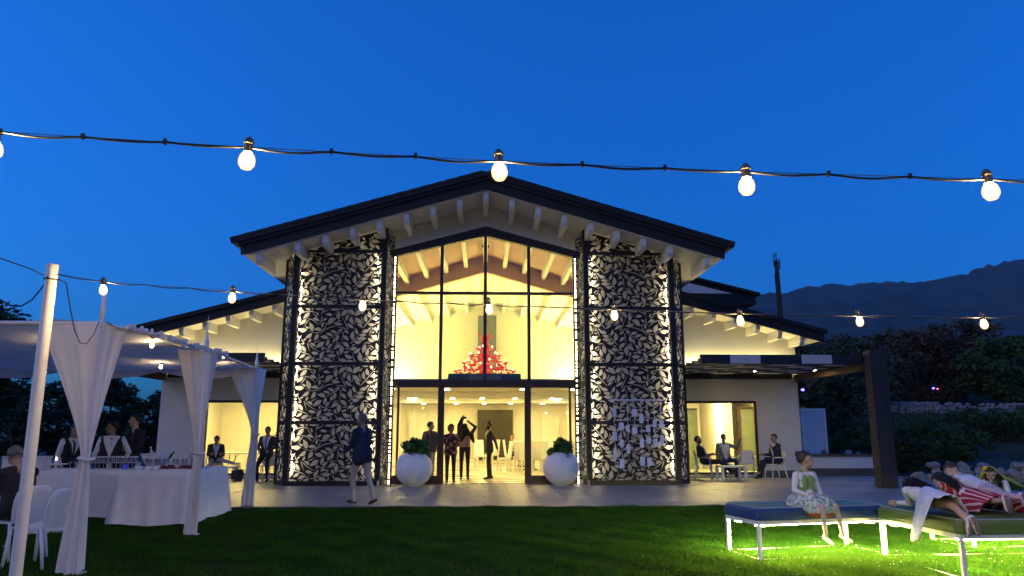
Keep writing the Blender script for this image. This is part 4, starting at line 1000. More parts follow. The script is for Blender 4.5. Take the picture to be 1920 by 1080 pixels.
link_mesh('foliage', leaves_mesh('foliage', [((0, 0, 1.2), (.22, .22, .28)), ((.1, 0, 1.45), (.18, .18, .2))], 60, .18, 44, .2), M['leaf_dark'], pt_); MB().tube([(0, 0, .28), (.02, 0, 1.3)], .012, 6).build('stem', M['bark'], pt_, world=False)
# foreground-left chairs
plastic_chair('plastic_chair', 'empty white chair beside the white pole in the left foreground', (-5.06, 9.02, 0), R(-103), 'white chairs in the left foreground', arms=False)
plastic_chair('plastic_chair', 'white chair cut by the left picture edge', (-5.98, 8.75, 0), R(178), 'white chairs in the left foreground', arms=False)
plastic_chair('plastic_chair', 'white chair under the man in black at the left edge', (-5.64, 9.55, 0), R(-118), 'white chairs in the left foreground', arms=False)

# interior banquet furniture
ICH = [(-.55, 29.5, 170), (-.15, 31.5, 20), (-.9, 27.6, 60), (.75, 28.2, -75), (1.35, 28.6, 175), (1.5, 27.2, 10), (2.0, 28.4, 160), (2.3, 27.4, 30), (.35, 33, -40), (1.1, 32.2, 80), (2.6, 31.4, 0), (-2.0, 29, 120), (3.4, 29.4, 200)]
rem = ['behind the woman in the floral top', 'far back left of the suited man', 'just behind the person with the jacket', 'right behind the suited man', 'nearest the round table', 'foremost on the right inside the door', 'second from the right door leaf', 'closest to the right glass pane', 'deep in the hall left of the screen', 'before the dark timber screen', 'far right in the hall', 'behind the left glass pane', 'far right behind the right pane']
for k, (x, y, a) in enumerate(ICH): banquet_chair('white high-backed banquet chair ' + rem[k], (x, y, .034), R(a), 'banquet chairs inside the hall')
mb_cl = clothmat('table_linen', (.85, .85, .87), .06)
def round_cloth(t, r, h, seed, drop=None):
    drop = drop or h; n = 64; mb = MB(); rg = random.Random(seed)
    prof = [(0, 0), (r*.7, 0), (r*.97, 0), (r, -.012)] ; k0 = len(prof)
    for (rr_, z) in prof:
        for i in range(n): a = 6.2832*i/n; mb.v.append((rr_*math.cos(a), rr_*math.sin(a), h+z))
    for j in range(1, 9):
        v = j/8
        for i in range(n):
            a = 6.2832*i/n; f = 1+.03*v+.07*v*math.sin(a*9+seed)+.03*v*math.sin(a*17+1)
            mb.v.append((r*f*math.cos(a), r*f*math.sin(a), h-.012-(drop-.02)*v))
    for j in range(k0+7):
        for i in range(n): i2 = (i+1) % n; mb.face(j*n+i, j*n+i2, (j+1)*n+i2, (j+1)*n+i)
    return mb.build('cloth', mb_cl, t, world=False, smooth=True)
for k, (x, y, r, lb_) in enumerate([(1.75, 29.2, .75, 'round dining table with light wood top inside the right of the door'), (-2.6, 30.5, .8, 'round white-clothed table inside behind the left pane'), (3.3, 31.0, .8, 'round white-clothed table inside behind the right pane')]):
    t = thing('dining_table', lb_, 'table', (x, y, .034))
    if k: round_cloth(t, r, .75, k, .55)
    else: MB().lathe([(0, .72), (r, .72), (r, .75), (0, .75)], n=28).build('top', nmat('table_wood', (.35, .24, .13), .4, var=.2), t, world=False)
    MB().lathe([(0, 0), (.3, 0), (.28, .03), (.05, .06), (.045, .71), (0, .71)], n=14).build('pedestal', M['steel'], t, world=False)

# chandelier: red glass with candle lamps
ch = thing('chandelier', 'large red glass chandelier with many white lamps behind the glass front', 'chandelier', (.0, 25.6, 3.26))
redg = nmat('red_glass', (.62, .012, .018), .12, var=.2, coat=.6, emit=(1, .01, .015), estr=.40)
chl = emat('chandelier_lamp', (1, .62, .40), 2.6)
MB().tube([(0, 0, 1.55), (0, 0, 3.6), (0, 0, 4.68)], .018, 8).build('rod', M['steel'], ch, world=False)
MB().lathe([(0, 4.60), (.12, 4.62), (.14, 4.70), (0, 4.72)], n=14).build('ceiling_rose', M['steel'], ch, world=False)
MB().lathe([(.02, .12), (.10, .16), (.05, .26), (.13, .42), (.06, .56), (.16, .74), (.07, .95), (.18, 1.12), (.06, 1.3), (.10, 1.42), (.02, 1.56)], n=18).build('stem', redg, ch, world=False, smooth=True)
rg = random.Random(8)
for (n, r, z, zr) in ((16, 1.0, .30, .18), (12, .74, .58, .42), (10, .50, .84, .7), (6, .26, 1.08, .95)):
    for k in range(n):
        a = 6.2832*k/n+r; c, s_ = math.cos(a), math.sin(a)
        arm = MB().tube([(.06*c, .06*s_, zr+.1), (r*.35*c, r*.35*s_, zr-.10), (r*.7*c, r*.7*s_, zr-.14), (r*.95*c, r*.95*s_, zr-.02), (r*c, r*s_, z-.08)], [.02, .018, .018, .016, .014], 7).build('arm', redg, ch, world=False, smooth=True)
        MB().lathe([(0, 0), (.07, .0), (.09, .03), (.03, .045), (0, .045)], (r*c, r*s_, z-.08), 10).build('drip_pan', redg, arm, world=False, smooth=True)
        if k % 2 == 0: MB().lathe([(.015, 0), (.034, .025), (.040, .055), (.02, .09), (0, .098)], (r*c, r*s_, z-.03), 10).build('lamp', chl, arm, world=False, smooth=True)
        MB().lathe([(0, 0), (.022, .03), (.012, .08), (0, .1)], (r*c, r*s_, z-.22), 7).build('pendant', redg, arm, world=False, smooth=True)
mb = MB()
for k in range(16):
    a = k*.39; mb.tube([(.05*math.cos(a), .05*math.sin(a), 1.2), (.16*math.cos(a), .16*math.sin(a), 1.42), (.26*math.cos(a), .26*math.sin(a), 1.46+.08*(k % 3))], [.015, .012, .004], 5)
mb.build('plume', redg, ch, world=False)
for k in range(34):
    a = rg.uniform(0, 6.28); q = rg.random()**.6; z = .12+1.0*(1-q)*rg.uniform(.7, 1.1); r = .95*q*rg.uniform(.85, 1.0)
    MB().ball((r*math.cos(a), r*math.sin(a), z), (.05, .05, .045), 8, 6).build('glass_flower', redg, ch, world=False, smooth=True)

# ---------------------------------------------------------------- buffet and bar
def boxcloth(name, label, x0, x1, y0, y1, h, seed):
    t = thing(name, label, 'table', ((x0+x1)/2, (y0+y1)/2, 0)); cx, cy_ = (x0+x1)/2, (y0+y1)/2; mb = MB(); per = []
    a, b = (x1-x0)/2, (y1-y0)/2; N = 34
    for (p, q) in (((-a, -b), (a, -b)), ((a, -b), (a, b)), ((a, b), (-a, b)), ((-a, b), (-a, -b))):
        for k in range(N): per.append((p[0]+(q[0]-p[0])*k/N, p[1]+(q[1]-p[1])*k/N, math.hypot(q[0]-p[0], q[1]-p[1])*k/N, k/N))
    n = len(per)
    for j in range(9):
        v = j/8
        for i, (x, y, s_, u) in enumerate(per):
            corner = math.exp(-((min(u, 1-u))*9)**2); f = (.012*math.sin(s_*11+seed)+.012*math.sin(s_*23+seed*2))*v+.06*corner*v+.02*v
            l = math.hypot(x/a, y/b) or 1; nx_ = (1 if abs(abs(x)-a) < 1e-6 else 0)*math.copysign(1, x); ny_ = (1 if abs(abs(y)-b) < 1e-6 else 0)*math.copysign(1, y)
            mb.v.append((x+nx_*f, y+ny_*f, h-(h-.03-.02*corner-.012*math.sin(s_*7+seed))*v))
    for j in range(8):
        for i in range(n): i2 = (i+1) % n; mb.face(j*n+i, (j+1)*n+i, (j+1)*n+i2, j*n+i2)
    mb.face(*range(n)); mb.build('tablecloth', mb_cl, t, world=False, smooth=True)
    MB().box(-a+.02, a-.02, -b+.02, b-.02, h-.035, h-.006).build('tabletop', IW, t, world=False)
    for sx in (-1, 1):
        for sy in (-1, 1): MB().tube([(sx*(a-.1), sy*(b-.1), 0), (sx*(a-.1), sy*(b-.1), h-.036)], .018, 6).build('leg', M['steel'], t, world=False)
    return t
TF = .86
boxcloth('buffet_table', 'white-clothed buffet table nearest the terrace with food and drinks', -5.85, -4.74, 12.45, 14.25, TF, 1)
boxcloth('bar_table', 'long white-clothed bar table with rows of glasses', -9.4, -5.95, 13.55, 14.15, TF-.03, 2)
rt = thing('cocktail_table', 'tall round table in white cloth at the left end of the bar', 'table', (-6.62, 12.0, 0)); round_cloth(rt, .36, .92, 7)
MB().lathe([(0, 0), (.2, 0), (.03, .03), (.03, .9), (0, .9)], n=12).build('pedestal', M['steel'], rt, world=False)
clear = glassmat('drinking_glass', (.93, .95, .96), 1.0, .02)
crys = nmat('pressed_glass', (.62, .64, .66), .12, var=.1, coat=.5)
def glass_flute(P, label, group, h=.2, r=.028):
    t = thing('wine_glass', label, 'glass', P, 0, group)
    MB().lathe([(0, 0), (r*1.1, 0), (r*.9, .006), (.005, .012), (.004, h*.45)], n=10).build('stem', crys, t, world=False, smooth=True)
    MB().lathe([(.004, h*.45), (r*.8, h*.58), (r, h*.75), (r*.85, h), (r*.8, h), (r*.92, h*.75), (.002, h*.48)], n=10).build('bowl', clear, t, world=False, smooth=True); return t
for k in range(18):
    glass_flute((-7.30+k*.072, 13.72, TF-.03), 'small stemmed glass in the front row along the bar table', 'glasses lined up on the bar')
rack = thing('glass_rack', 'long white rack of stacked tumblers on the bar table', 'rack', (-6.7, 13.92, TF-.03))
MB().box(-.60, .50, -.06, .10, .10, .12).build('shelf', M['white_plastic'], rack, world=False)
for sx in (-.58, -.05, .46): MB().box(sx, sx+.02, -.05, .09, 0, .098).build('support', M['white_plastic'], rack, world=False)
for k in range(13): MB().lathe([(0, 0), (.032, 0), (.038, .10), (.034, .10), (.029, .01), (0, .01)], (-.55+k*.082, .02, .121), 10).build('tumbler', crys, rack, world=False, smooth=True)
vot = thing('votive', 'small cobalt blue candle glass on the bar table', 'candle', (-6.32, 13.66, TF-.03))
MB().lathe([(0, 0), (.035, 0), (.038, .09), (.033, .09), (.03, .02), (0, .02)], n=14).build('glass', nmat('cobalt_glass', (.01, .02, .35), .1, coat=.5, var=.1, emit=(.05, .1, 1), estr=.25), vot, world=False, smooth=True)
MB().ball((0, -.0, .055), (.012, .012, .02), 8, 6).build('flame', emat('flame', (1, .6, .2), 25), vot, world=False)
tr = thing('serving_stand', 'white serving stand with a lit candle on the round table', 'stand', (-6.55, 11.9, .92))
MB().lathe([(0, 0), (.10, 0), (.02, .015), (.02, .06), (.17, .075), (.17, .085), (0, .08)], n=20).build('plate', M['white_plastic'], tr, world=False, smooth=True)
MB().lathe([(0, .085), (.03, .085), (.03, .14), (0, .14)], n=12).build('candle', M['white_paint'], tr, world=False); MB().ball((0, 0, .16), (.012, .012, .022), 8, 6).build('flame', emat('candle_flame', (1, .7, .5), 40), tr, world=False)
cr = thing('crate', 'pale crate standing on the bar table behind the seated man', 'crate', (-8.1, 13.8, TF-.03))
MB().box(-.35, .35, -.15, .15, 0, .2).build('box', M['white_plastic'], cr, world=False, bevel=.015); MB().box(-.36, .36, -.16, .16, .2, .225).build('lid', M['white_plastic'], cr, world=False, bevel=.006)
# food table
bw = thing('ice_bowl', 'large glass ice bowl with bottles on the buffet table', 'bowl', (-5.62, 13.25, TF))
MB().lathe([(0, .0), (.11, 0), (.13, .02), (.19, .12), (.26, .26), (.245, .26), (.18, .13), (.1, .03), (0, .03)], n=28).build('bowl', nmat('frosted_glass', (.55, .57, .60), .18, var=.08, coat=.6), bw, world=False, smooth=True)
for k in range(14): MB().box(-.03, .03, -.03, .03, -.03, .03, Matrix.Translation((rnd.uniform(-.15, .15), rnd.uniform(-.15, .15), .2)) @ Matrix.Rotation(k*.7, 4, (1, 1, .3))).build('ice_cube', crys, bw, world=False)
def bottle(P, label, col, h=.3, r=.037, tilt=(0, 0, 0), group=None):
    t = thing('bottle', label, 'bottle', P, 0, group); t.rotation_euler = tilt
    MB().lathe([(0, 0), (r, 0), (r, h*.55), (r*.9, h*.63), (r*.38, h*.76), (r*.36, h*.95), (0, h*.95)], n=14).build('body', nmat('bottle_glass', col, .12, var=.1, coat=.5), t, world=False, smooth=True)
    MB().lathe([(0, h*.94), (r*.42, h*.94), (r*.42, h), (0, h)], n=10).build('cap', M['white_paint'], t, world=False); 
    MB().lathe([(r*1.01, h*.18), (r*1.01, h*.45)], n=14).build('label_band', M['white_plastic'], t, world=False, smooth=True); return t
bottle((-5.60, 13.22, TF+.08), 'pale bottle upright in the ice bowl', (.45, .5, .52)); bottle((-5.68, 13.3, TF+.08), 'slim clear bottle at the left of the ice bowl', (.4, .45, .5), tilt=(0, R(-14), 0)); bottle((-5.52, 13.25, TF+.10), 'dark wine bottle leaning out of the ice bowl', (.02, .03, .02), tilt=(0, R(48), 0))
for k, (x, y) in enumerate([(-5.22, 13.7), (-5.10, 13.75), (-5.0, 13.6)]): bottle((x, y, TF), 'clear water bottle standing at the back of the buffet, ' + ('left one', 'middle one', 'right one')[k], (.5, .55, .58), .33)
for k in range(4): 
    t = thing('tumbler', 'short clear tumbler in the cluster before the water bottles', 'glass', (-5.32+k*.085, 13.55-.04*(k % 2), TF), 0, 'tumblers on the buffet'); MB().lathe([(0, 0), (.03, 0), (.037, .13), (.034, .13), (.028, .01), (0, .01)], n=12).build('tumbler_body', crys, t, world=False, smooth=True)
dish = thing('food_platter', 'long platter heaped with dark red canapes on the buffet', 'platter', (-5.15, 12.95, TF))
MB().box(-.32, .32, -.12, .12, 0, .015).build('tray', M['white_plastic'], dish, world=False, bevel=.005)
fm = nmat('canape_red', (.16, .015, .02), .5, var=.5, scale=30); fm2 = nmat('canape_cream', (.6, .5, .4), .6, var=.2)
for k in range(40): MB().ball((-.29+.58*(k % 10)/9, -.09+.06*(k//10), .035+.012*(k % 3)), (.027, .024, .022), 8, 5).build('canape', fm if k % 5 else fm2, dish, world=False, smooth=True)
for k, x in enumerate((-5.52, -5.42, -5.72)):
    t = thing('dip_bowl', ('white dip bowl next to the ice bowl', 'white dip bowl beside the red platter', 'shallow pale dish at the left of the buffet')[k], 'bowl', (x, 12.75+.05*k, TF)); MB().lathe([(0, 0), (.04, 0), (.075, .06), (.07, .06), (.035, .012), (0, .012)], n=16).build('bowl', M['white_plastic'], t, world=False, smooth=True); MB().lathe([(0, .045), (.06, .045)], n=12).build('dip', fm2, t, world=False)
for k in range(12): glass_flute((-5.76+.075*k, 13.0+.05*(k % 2), TF), 'slender glass in the row before the ice bowl on the buffet', 'flutes on the buffet', .17, .02)
for k, (x, c, tx) in enumerate(((-4.88, (.10, .16, .30), 'blue striped glass carafe at the right end of the buffet'), (-4.98, (.55, .48, .12), 'pitcher of yellow lemonade at the right of the buffet'))):
    t = thing('carafe', tx, 'carafe', (x, 13.25+.15*k, TF)); MB().lathe([(0, 0), (.06, 0), (.065, .15), (.045, .24), (.05, .3), (.046, .3), (.04, .24), (.058, .15), (.05, .01), (0, .01)], n=18).build('vessel', nmat('carafe_glass', c, .12, var=.25, scale=20, stretch=(6, 6, .2), coat=.5), t, world=False, smooth=True)
    MB().tube([(.05, 0, .25), (.11, 0, .22), (.11, 0, .1), (.062, 0, .08)], .008, 6).build('handle', crys, t, world=False)
# ---------------------------------------------------------------- people
def blob(caps, balls, voxel=.009, smooth=3):
    """one continuous surface from tapered capsules and ellipsoids"""
    mb = MB()
    for (a, ra, b, rb_) in caps:
        a = Vector(a); b = Vector(b); d = b-a; L = d.length
        if L < 1e-5: d = Vector((0, 0, 1)); L = 1e-4
        d = d/L; ref = Vector((0, 0, 1)) if abs(d.z) < .9 else Vector((1, 0, 0)); u = d.cross(ref).normalized(); w = d.cross(u)
        rows_ = [(-ra*math.cos(t), ra*math.sin(t)) for t in (0.02, .5, 1.0, 1.5708)] + [(L+rb_*math.sin(t), rb_*math.cos(t)) for t in (0, .57, 1.07, 1.55)]
        n = 12; k0 = len(mb.v)
        for (z, r) in rows_:
            for j in range(n): q = 6.28318*j/n; mb.v.append(tuple(a+d*z+(u*math.cos(q)+w*math.sin(q))*r))
        for i in range(7):
            for j in range(n): j2 = (j+1) % n; mb.face(k0+i*n+j, k0+i*n+j2, k0+(i+1)*n+j2, k0+(i+1)*n+j)
        mb.face(*reversed(range(k0, k0+n))); mb.face(*range(k0+7*n, k0+8*n))
    for (c, r, Mx) in balls: mb.ball(c, r, 16, 12, Mx)
    me = mb.mesh('tmp'); o = bpy.data.objects.new('tmp', me); COL.objects.link(o)
    m = o.modifiers.new('r', 'REMESH'); m.mode = 'VOXEL'; m.voxel_size = voxel; m.use_smooth_shade = True
    s = o.modifiers.new('s', 'SMOOTH'); s.factor = .5; s.iterations = smooth
    dg = bpy.context.evaluated_depsgraph_get(); out = bpy.data.meshes.new_from_object(o.evaluated_get(dg))
    bpy.data.objects.remove(o); bpy.data.meshes.remove(me); out.polygons.foreach_set('use_smooth', [True]*len(out.polygons)); return out
SKM = {}
def cmat(key, col, rough=.8, **k):
    if key not in SKM: SKM[key] = nmat('cloth_'+key if not key.startswith('skin') else key, col, rough, var=k.pop('var', .12), scale=k.pop('scale', 9), bump=k.pop('bump', .12 if key.startswith(('skin', 'hair', 'shoe')) else .7), bscale=70 if key.startswith(('skin', 'hair', 'shoe')) else 16, **k)
    return SKM[key]
SKIN = cmat('skin', (.42, .25, .17), .55, var=.06, sub=.05); SKIN2 = cmat('skin_tan', (.34, .19, .125), .55, var=.06, sub=.05); SKIN3 = cmat('skin_fair', (.52, .34, .26), .5, var=.05, sub=.05)
BLACK = cmat('black', (.012, .012, .014)); NAVY = cmat('navy', (.012, .018, .045)); WHITE = cmat('white', (.72, .72, .72)); CHAR = cmat('charcoal', (.03, .03, .034))
CHINO = cmat('chino', (.42, .38, .33)); GREYJ = cmat('grey_jacket', (.20, .20, .21)); JEAN = cmat('jeans', (.03, .05, .12)); TAN = cmat('tan_knit', (.38, .26, .18))
SHOE = cmat('shoe_black', (.01, .01, .01), .35); SHOEB = cmat('shoe_brown', (.10, .05, .025), .4); SHOEW = cmat('shoe_white', (.65, .63, .60), .4); SOLE = cmat('shoe_sole', (.20, .13, .085), .7); LIP = cmat('skin_lip', (.32, .10, .09), .45); EYE = cmat('skin_eye', (.02, .015, .012), .25); TIE = cmat('tie', (.02, .02, .03), .5)
HB = cmat('hair_black', (.012, .009, .008), .45, bump=.5); HBR = cmat('hair_brown', (.045, .025, .014), .45, bump=.5); HG = cmat('hair_grey', (.11, .10, .095), .5, bump=.5); HA = cmat('hair_auburn', (.10, .030, .012), .5, bump=.5)
FLOR = nmat('floral_print', (.05, .006, .010), .8, col2=(.45, .25, .22), scale=14, detail=1); r_ = [q for q in FLOR.node_tree.nodes if q.type == 'VALTORGB'][0]; r_.color_ramp.elements[0].position = .52; r_.color_ramp.elements[1].position = .60
FLOG = nmat('floral_green', (.62, .66, .62), .8, col2=(.16, .30, .16), scale=22, detail=2); r_ = [q for q in FLOG.node_tree.nodes if q.type == 'VALTORGB'][0]; r_.color_ramp.elements[0].position = .48; r_.color_ramp.elements[1].position = .60
LIME = cmat('lime_bodice', (.22, .36, .10)); CORAL = cmat('coral_hem', (.60, .10, .05)); PINK = cmat('pale_pink', (.60, .44, .42)); YEL = cmat('yellow', (.62, .50, .05)); TIGHT = cmat('tights', (.52, .40, .34), .6)
STRIPE = bpy.data.materials.new('red_stripes'); STRIPE.use_nodes = True; _n = STRIPE.node_tree; _b = _n.nodes['Principled BSDF']; _b.inputs['Roughness'].default_value = .8
_w = _n.nodes.new('ShaderNodeTexWave'); _w.bands_direction = 'X'; _w.inputs['Scale'].default_value = 7.5; _w.inputs['Distortion'].default_value = .6; _c = _n.nodes.new('ShaderNodeTexCoord'); _r = _n.nodes.new('ShaderNodeValToRGB')
_r.color_ramp.elements[0].position = .72; _r.color_ramp.elements[0].color = (.38, .012, .02, 1); _r.color_ramp.elements[1].position = .80; _r.color_ramp.elements[1].color = (.72, .50, .45, 1)
_n.links.new(_c.outputs['Object'], _w.inputs[0]); _n.links.new(_w.outputs[0], _r.inputs[0]); _n.links.new(_r.outputs[0], _b.inputs['Base Color'])

def nv(*a): return Vector(a).normalized()
def person(label, loc, rz, H=1.75, pelvis=None, spine=(0, 0, 1), fwd=(0, -1, 0), arms=None, legs=None, head=(0, 0), hs=None, girth=1.0,
           top=BLACK, sleeve=None, bottom=BLACK, shoes=SHOE, sole=None, skin=SKIN, hair=HB, hairstyle='short', vee=None, vee_mat=WHITE, tie=None, tail=.0, bare_arm=False, bare_leg=None,
           voxel=.0095, sock=None, group=None, beard=None, extra=None, extra_tag=None, collar=None, feet=None, ll=1.0):
    s = H/1.75; hs = hs or s; u = Vector(spine).normalized(); f = Vector(fwd); f = (f-u*f.dot(u)).normalized(); lt = u.cross(f)*1.0   # +X side when facing -Y
    if lt.x < 0 and abs(f.y) > .3 and f.y < 0: lt = -lt
    P = Vector(pelvis or (0, 0, .93*s)); g = girth; sl = sleeve or top
    caps = []; tags = []
    def cap(a, ra, b, rb_, tag): caps.append((Vector(a), ra, Vector(b), rb_)); tags.append(tag)
    T = lambda a, b, c: P + lt*(a*s) + f*(b*s) + u*(c*s)
    for q in (-1, 1):
        cap(T(q*.075*g, .0, .02), .105*s*g, T(q*.065*g, .01, .16), .102*s*g, 'torso'); cap(T(q*.065*g, .01, .16), .102*s*g, T(q*.085*g, .01, .36), .108*s*g, 'torso')
        cap(T(q*.085*g, .01, .36), .105*s*g, T(q*.12, -.005, .46), .066*s, 'torso'); cap(T(q*.07, -.01, .47), .062*s, T(q*.175, -.01, .445), .066*s, 'torso')
        if tail: cap(T(q*.08*g, 0, .1), .115*s*g, T(q*.085*g, .0, .1-tail), .125*s*g, 'torso')
    neck = T(0, -.015, .50); hu = Matrix.Rotation(head[1], 3, lt) @ u*1.0; hu = (hu*.65+u*.35).normalized() if abs(head[1]) < 1.2 else hu
    hf0 = (Matrix.Rotation(head[1], 3, lt) @ f); hf = Matrix.Rotation(head[0], 3, u) @ hf0; hl = hu.cross(hf).normalized(); hf = hl.cross(hu).normalized()
    hc = neck + hu*(.055*s+.115*hs) + hf*(.022*hs)
    cap(neck-u*.03*s, .056*s, neck+(hc-neck)*.6, .052*s, 'skin')
    Mh = Matrix((hl, -hf, hu)).transposed()          # local x,y,z -> world, face along -y
    def hp(x, y, z): return hc + hl*(x*hs) + hf*(y*hs) + hu*(z*hs)
    balls = [(hc+hu*.02*hs-hf*.008*hs, (.076*hs, .096*hs, .098*hs), Mh), (hp(0, .022, -.05), (.058*hs, .066*hs, .062*hs), Mh)]
    cap(hp(0, .070, -.088), .022*hs, hp(0, .060, -.095), .022*hs, 'skin')
    cap(hp(0, .094, .008), .009*hs, hp(0, .108, -.026), .013*hs, 'skin')
    for q in (-1, 1): cap(hp(q*.076, -.005, .012), .016*hs, hp(q*.078, -.002, -.022), .011*hs, 'skin'); cap(hp(q*.04, .066, -.028), .026*hs, hp(q*.036, .06, -.05), .024*hs, 'skin')
    arms = arms or {}; legs = legs or {}
    for q, nm in ((1, 'L'), (-1, 'R')):
        A = arms.get(nm, {}); du = Vector(A.get('u', (q*.16, .02, -1))).normalized(); df = Vector(A.get('f', (q*.05, -.22, -1))).normalized()
        S = T(q*.185, -.01, .445); E_ = S+du*.285*s; Wr = E_+df*.245*s; ext = 1.0 if bare_arm else 1.12
        cap(S, .058*s*ext, E_, .043*s*ext, 'sleeve'); cap(E_, .043*s*ext, Wr-df*.01*s, .031*s*ext, 'sleeve' if not bare_arm else 'skin')
        # hand
        n_ = Vector(A.get('n', (0, -1, 0))); n_ = (n_-df*n_.dot(df)); n_ = n_.normalized() if n_.length > .05 else df.orthogonal().normalized(); la = df.cross(n_).normalized(); cu = A.get('curl', .45); k = s*.98 if H > 1.4 else s*1.05
        cap(Wr-df*.03*s, .027*s, Wr+df*.015*k, .026*k, 'skin')
        for i, (off, ln) in enumerate(((-.030, .86), (-.010, 1.0), (.011, .96), (.030, .78))):
            K = Wr+df*.085*k+la*off*k; d1 = (df*math.cos(cu)+n_*math.sin(cu)); d2 = (df*math.cos(2*cu)+n_*math.sin(2*cu)); m1 = K+d1*.042*ln*k
            cap(Wr+df*.012*k+la*off*.6*k, .0165*k, K, .0125*k, 'skin'); cap(K, .0105*k, m1, .0095*k, 'skin'); cap(m1, .0095*k, m1+d2*.036*ln*k, .0075*k, 'skin')
        sd = -1 if A.get('flip') else 1; tb_ = Wr+df*.03*k+la*sd*-.03*k; td = (df*.7-la*sd*.6+n_*.4).normalized(); cap(tb_, .015*k, tb_+td*.035*k, .012*k, 'skin'); cap(tb_+td*.035*k, .0115*k, tb_+td*.035*k+(td+df*.6).normalized()*.03*k, .009*k, 'skin')
        G = legs.get(nm, {}); dt = Vector(G.get('t', (q*.03, 0, -1))).normalized(); ds = Vector(G.get('s', (q*.0, .02, -1))).normalized(); hip = T(q*.09, 0, -.01); kn = hip+dt*.425*s*ll; an = kn+ds*.415*s*ll
        sk = bare_leg is not None; tw = .82 if sk else 1.0
        cap(hip, .092*s*g, kn, .060*s*tw, 'thigh'); cap(kn, .058*s*tw, kn+ds*.15*s, .056*s*tw, 'shin'); cap(kn+ds*.15*s, .056*s*tw, an, (.034 if sk else .046)*s, 'shin')
        dfo = Vector(G.get('foot', (q*.15, -1, -.05))).normalized(); b_ = an-dfo*.05*s+ds*.045*s
        cap(b_, .036*s, b_+dfo*.11*s, .038*s, 'shoe'); cap(b_+dfo*.11*s, .040*s, b_+dfo*.195*s-Vector((0, 0, .006*s)), .030*s, 'shoe'); cap(an-ds*.02*s, .036*s, b_, .036*s, 'ankle')
    if extra:
        for e in extra: cap(*e)
    me = blob(caps, balls, voxel)
    n = len(me.polygons); C = np.zeros(n*3); me.polygons.foreach_get('center', C); C = C.reshape(-1, 3); best = np.full(n, 1e9); tag = np.full(n, -1)
    names = []
    for i, (a, ra, b, rb_) in enumerate(caps):
        a = np.array(a); b = np.array(b); d = b-a; L2 = max(1e-9, d@d); t_ = np.clip(((C-a)@d)/L2, 0, 1); dist = np.linalg.norm(C-(a+t_[:, None]*d), axis=1)-(ra+(rb_-ra)*t_)
        m_ = dist < best-1e-6; best[m_] = dist[m_]; tag[m_] = i
    HCv = C-np.array(hc); hx = HCv@np.array(hl)/hs; hy = HCv@np.array(hf)/hs; hz_ = HCv@np.array(hu)/hs
    inhead = (np.abs(hx) < .105) & (np.abs(hy) < .125) & (hz_ > -.125) & (hz_ < .14)
    ta = (C-np.array(P))@np.array(lt)/s; tb2 = (C-np.array(P))@np.array(f)/s; tc_ = (C-np.array(P))@np.array(u)/s
    mats = [skin, top, sl, bottom, shoes, EYE, LIP, vee_mat, tie or TIE, bare_leg or bottom, hair, sock or bottom, sole or shoes, extra_tag or top]
    tn = np.array([{'skin': 0, 'torso': 1, 'sleeve': 2, 'thigh': 9 if bare_leg is not None else 3, 'shin': 9 if bare_leg is not None else 3, 'shoe': 4, 'ankle': 11 if sock else (9 if bare_leg is not None else 3), 'extra': 13}[q] for q in tags])
    idx = tn[tag]
    if not tail: idx = np.where((idx == 1) & (tc_ < .06), 3 if bare_leg is None else 1, idx)
    if vee:
        w, c0 = vee; v_ = (idx == 1) & (tb2 > .03) & (tc_ > c0) & (np.abs(ta) < w*(tc_-c0)/(.5-c0)+.012); idx = np.where(v_, 7, idx)
        if tie: idx = np.where(v_ & (np.abs(ta) < .020) & (tc_ < .47), 8, idx)
    if collar: idx = np.where((tc_ > .475) & (tc_ < .52) & ((idx == 1) | (idx == 0)) & (np.abs(ta) < .11) & ~(inhead & (hz_ > -.10)), 7, idx)
    idx = np.where(inhead & (best > -.5) & (idx != 2) & (hz_ > -.10), 0, idx)
    ey = inhead & (hy > .055) & (np.abs(np.abs(hx)-.033) < .015) & (np.abs(hz_-.006) < .0085); br = inhead & (hy > .05) & (np.abs(np.abs(hx)-.034) < .021) & (np.abs(hz_-.030) < .005)
    lp = inhead & (hy > .06) & (np.abs(hx) < .024) & (np.abs(hz_+.062) < .008)
    idx = np.where(ey, 5, idx); idx = np.where(br & (H > 1.4), 10, idx); idx = np.where(lp, 6, idx)
    if beard: idx = np.where(inhead & (idx == 0) & (hy > -.02) & (hz_ < -.035) & ~lp & (hz_ > -.12), 10, idx)
    if sole is not None:
        nn = np.zeros(n*3); me.polygons.foreach_get('normal', nn); nn = nn.reshape(-1, 3); 
        for q, nm in ((1, 'L'), (-1, 'R')):
            ds = np.array(Vector(legs.get(nm, {}).get('s', (0, .02, -1))).normalized()); idx = np.where((idx == 4) & (nn@ds > .72), 12, idx)
    t = thing('person', label, 'person', loc, rz, group)
    me.polygons.foreach_set('material_index', idx.astype(np.int32)); me.name = 'body'; o = link_mesh('body', me, mats, t)
    # hair
    if hairstyle in ('short', 'bun', 'curly', 'long'):
        hb = MB(); nu, nvv = 30, 20; R0 = (.086, .107, .108)
        rg = random.Random(len(label)*7)
        keep = {}
        for i in range(nvv+1):
            th = math.pi*i/nvv
            for j in range(nu):
                ph = 6.28318*j/nu; x, y, z = math.sin(th)*math.cos(ph), math.sin(th)*math.sin(ph), math.cos(th); k = 1+rg.uniform(-.03, .05)*(2.2 if hairstyle == 'curly' else 1)
                if hairstyle == 'curly': k *= 1.16
                hb.v.append(tuple(hp(R0[0]*x*k, -.010+R0[1]*y*k, .024+R0[2]*z*k))); keep[(i, j)] = (y, z)
        low = {'short': -.32, 'bun': -.55, 'curly': -.75, 'long': -.7}[hairstyle]
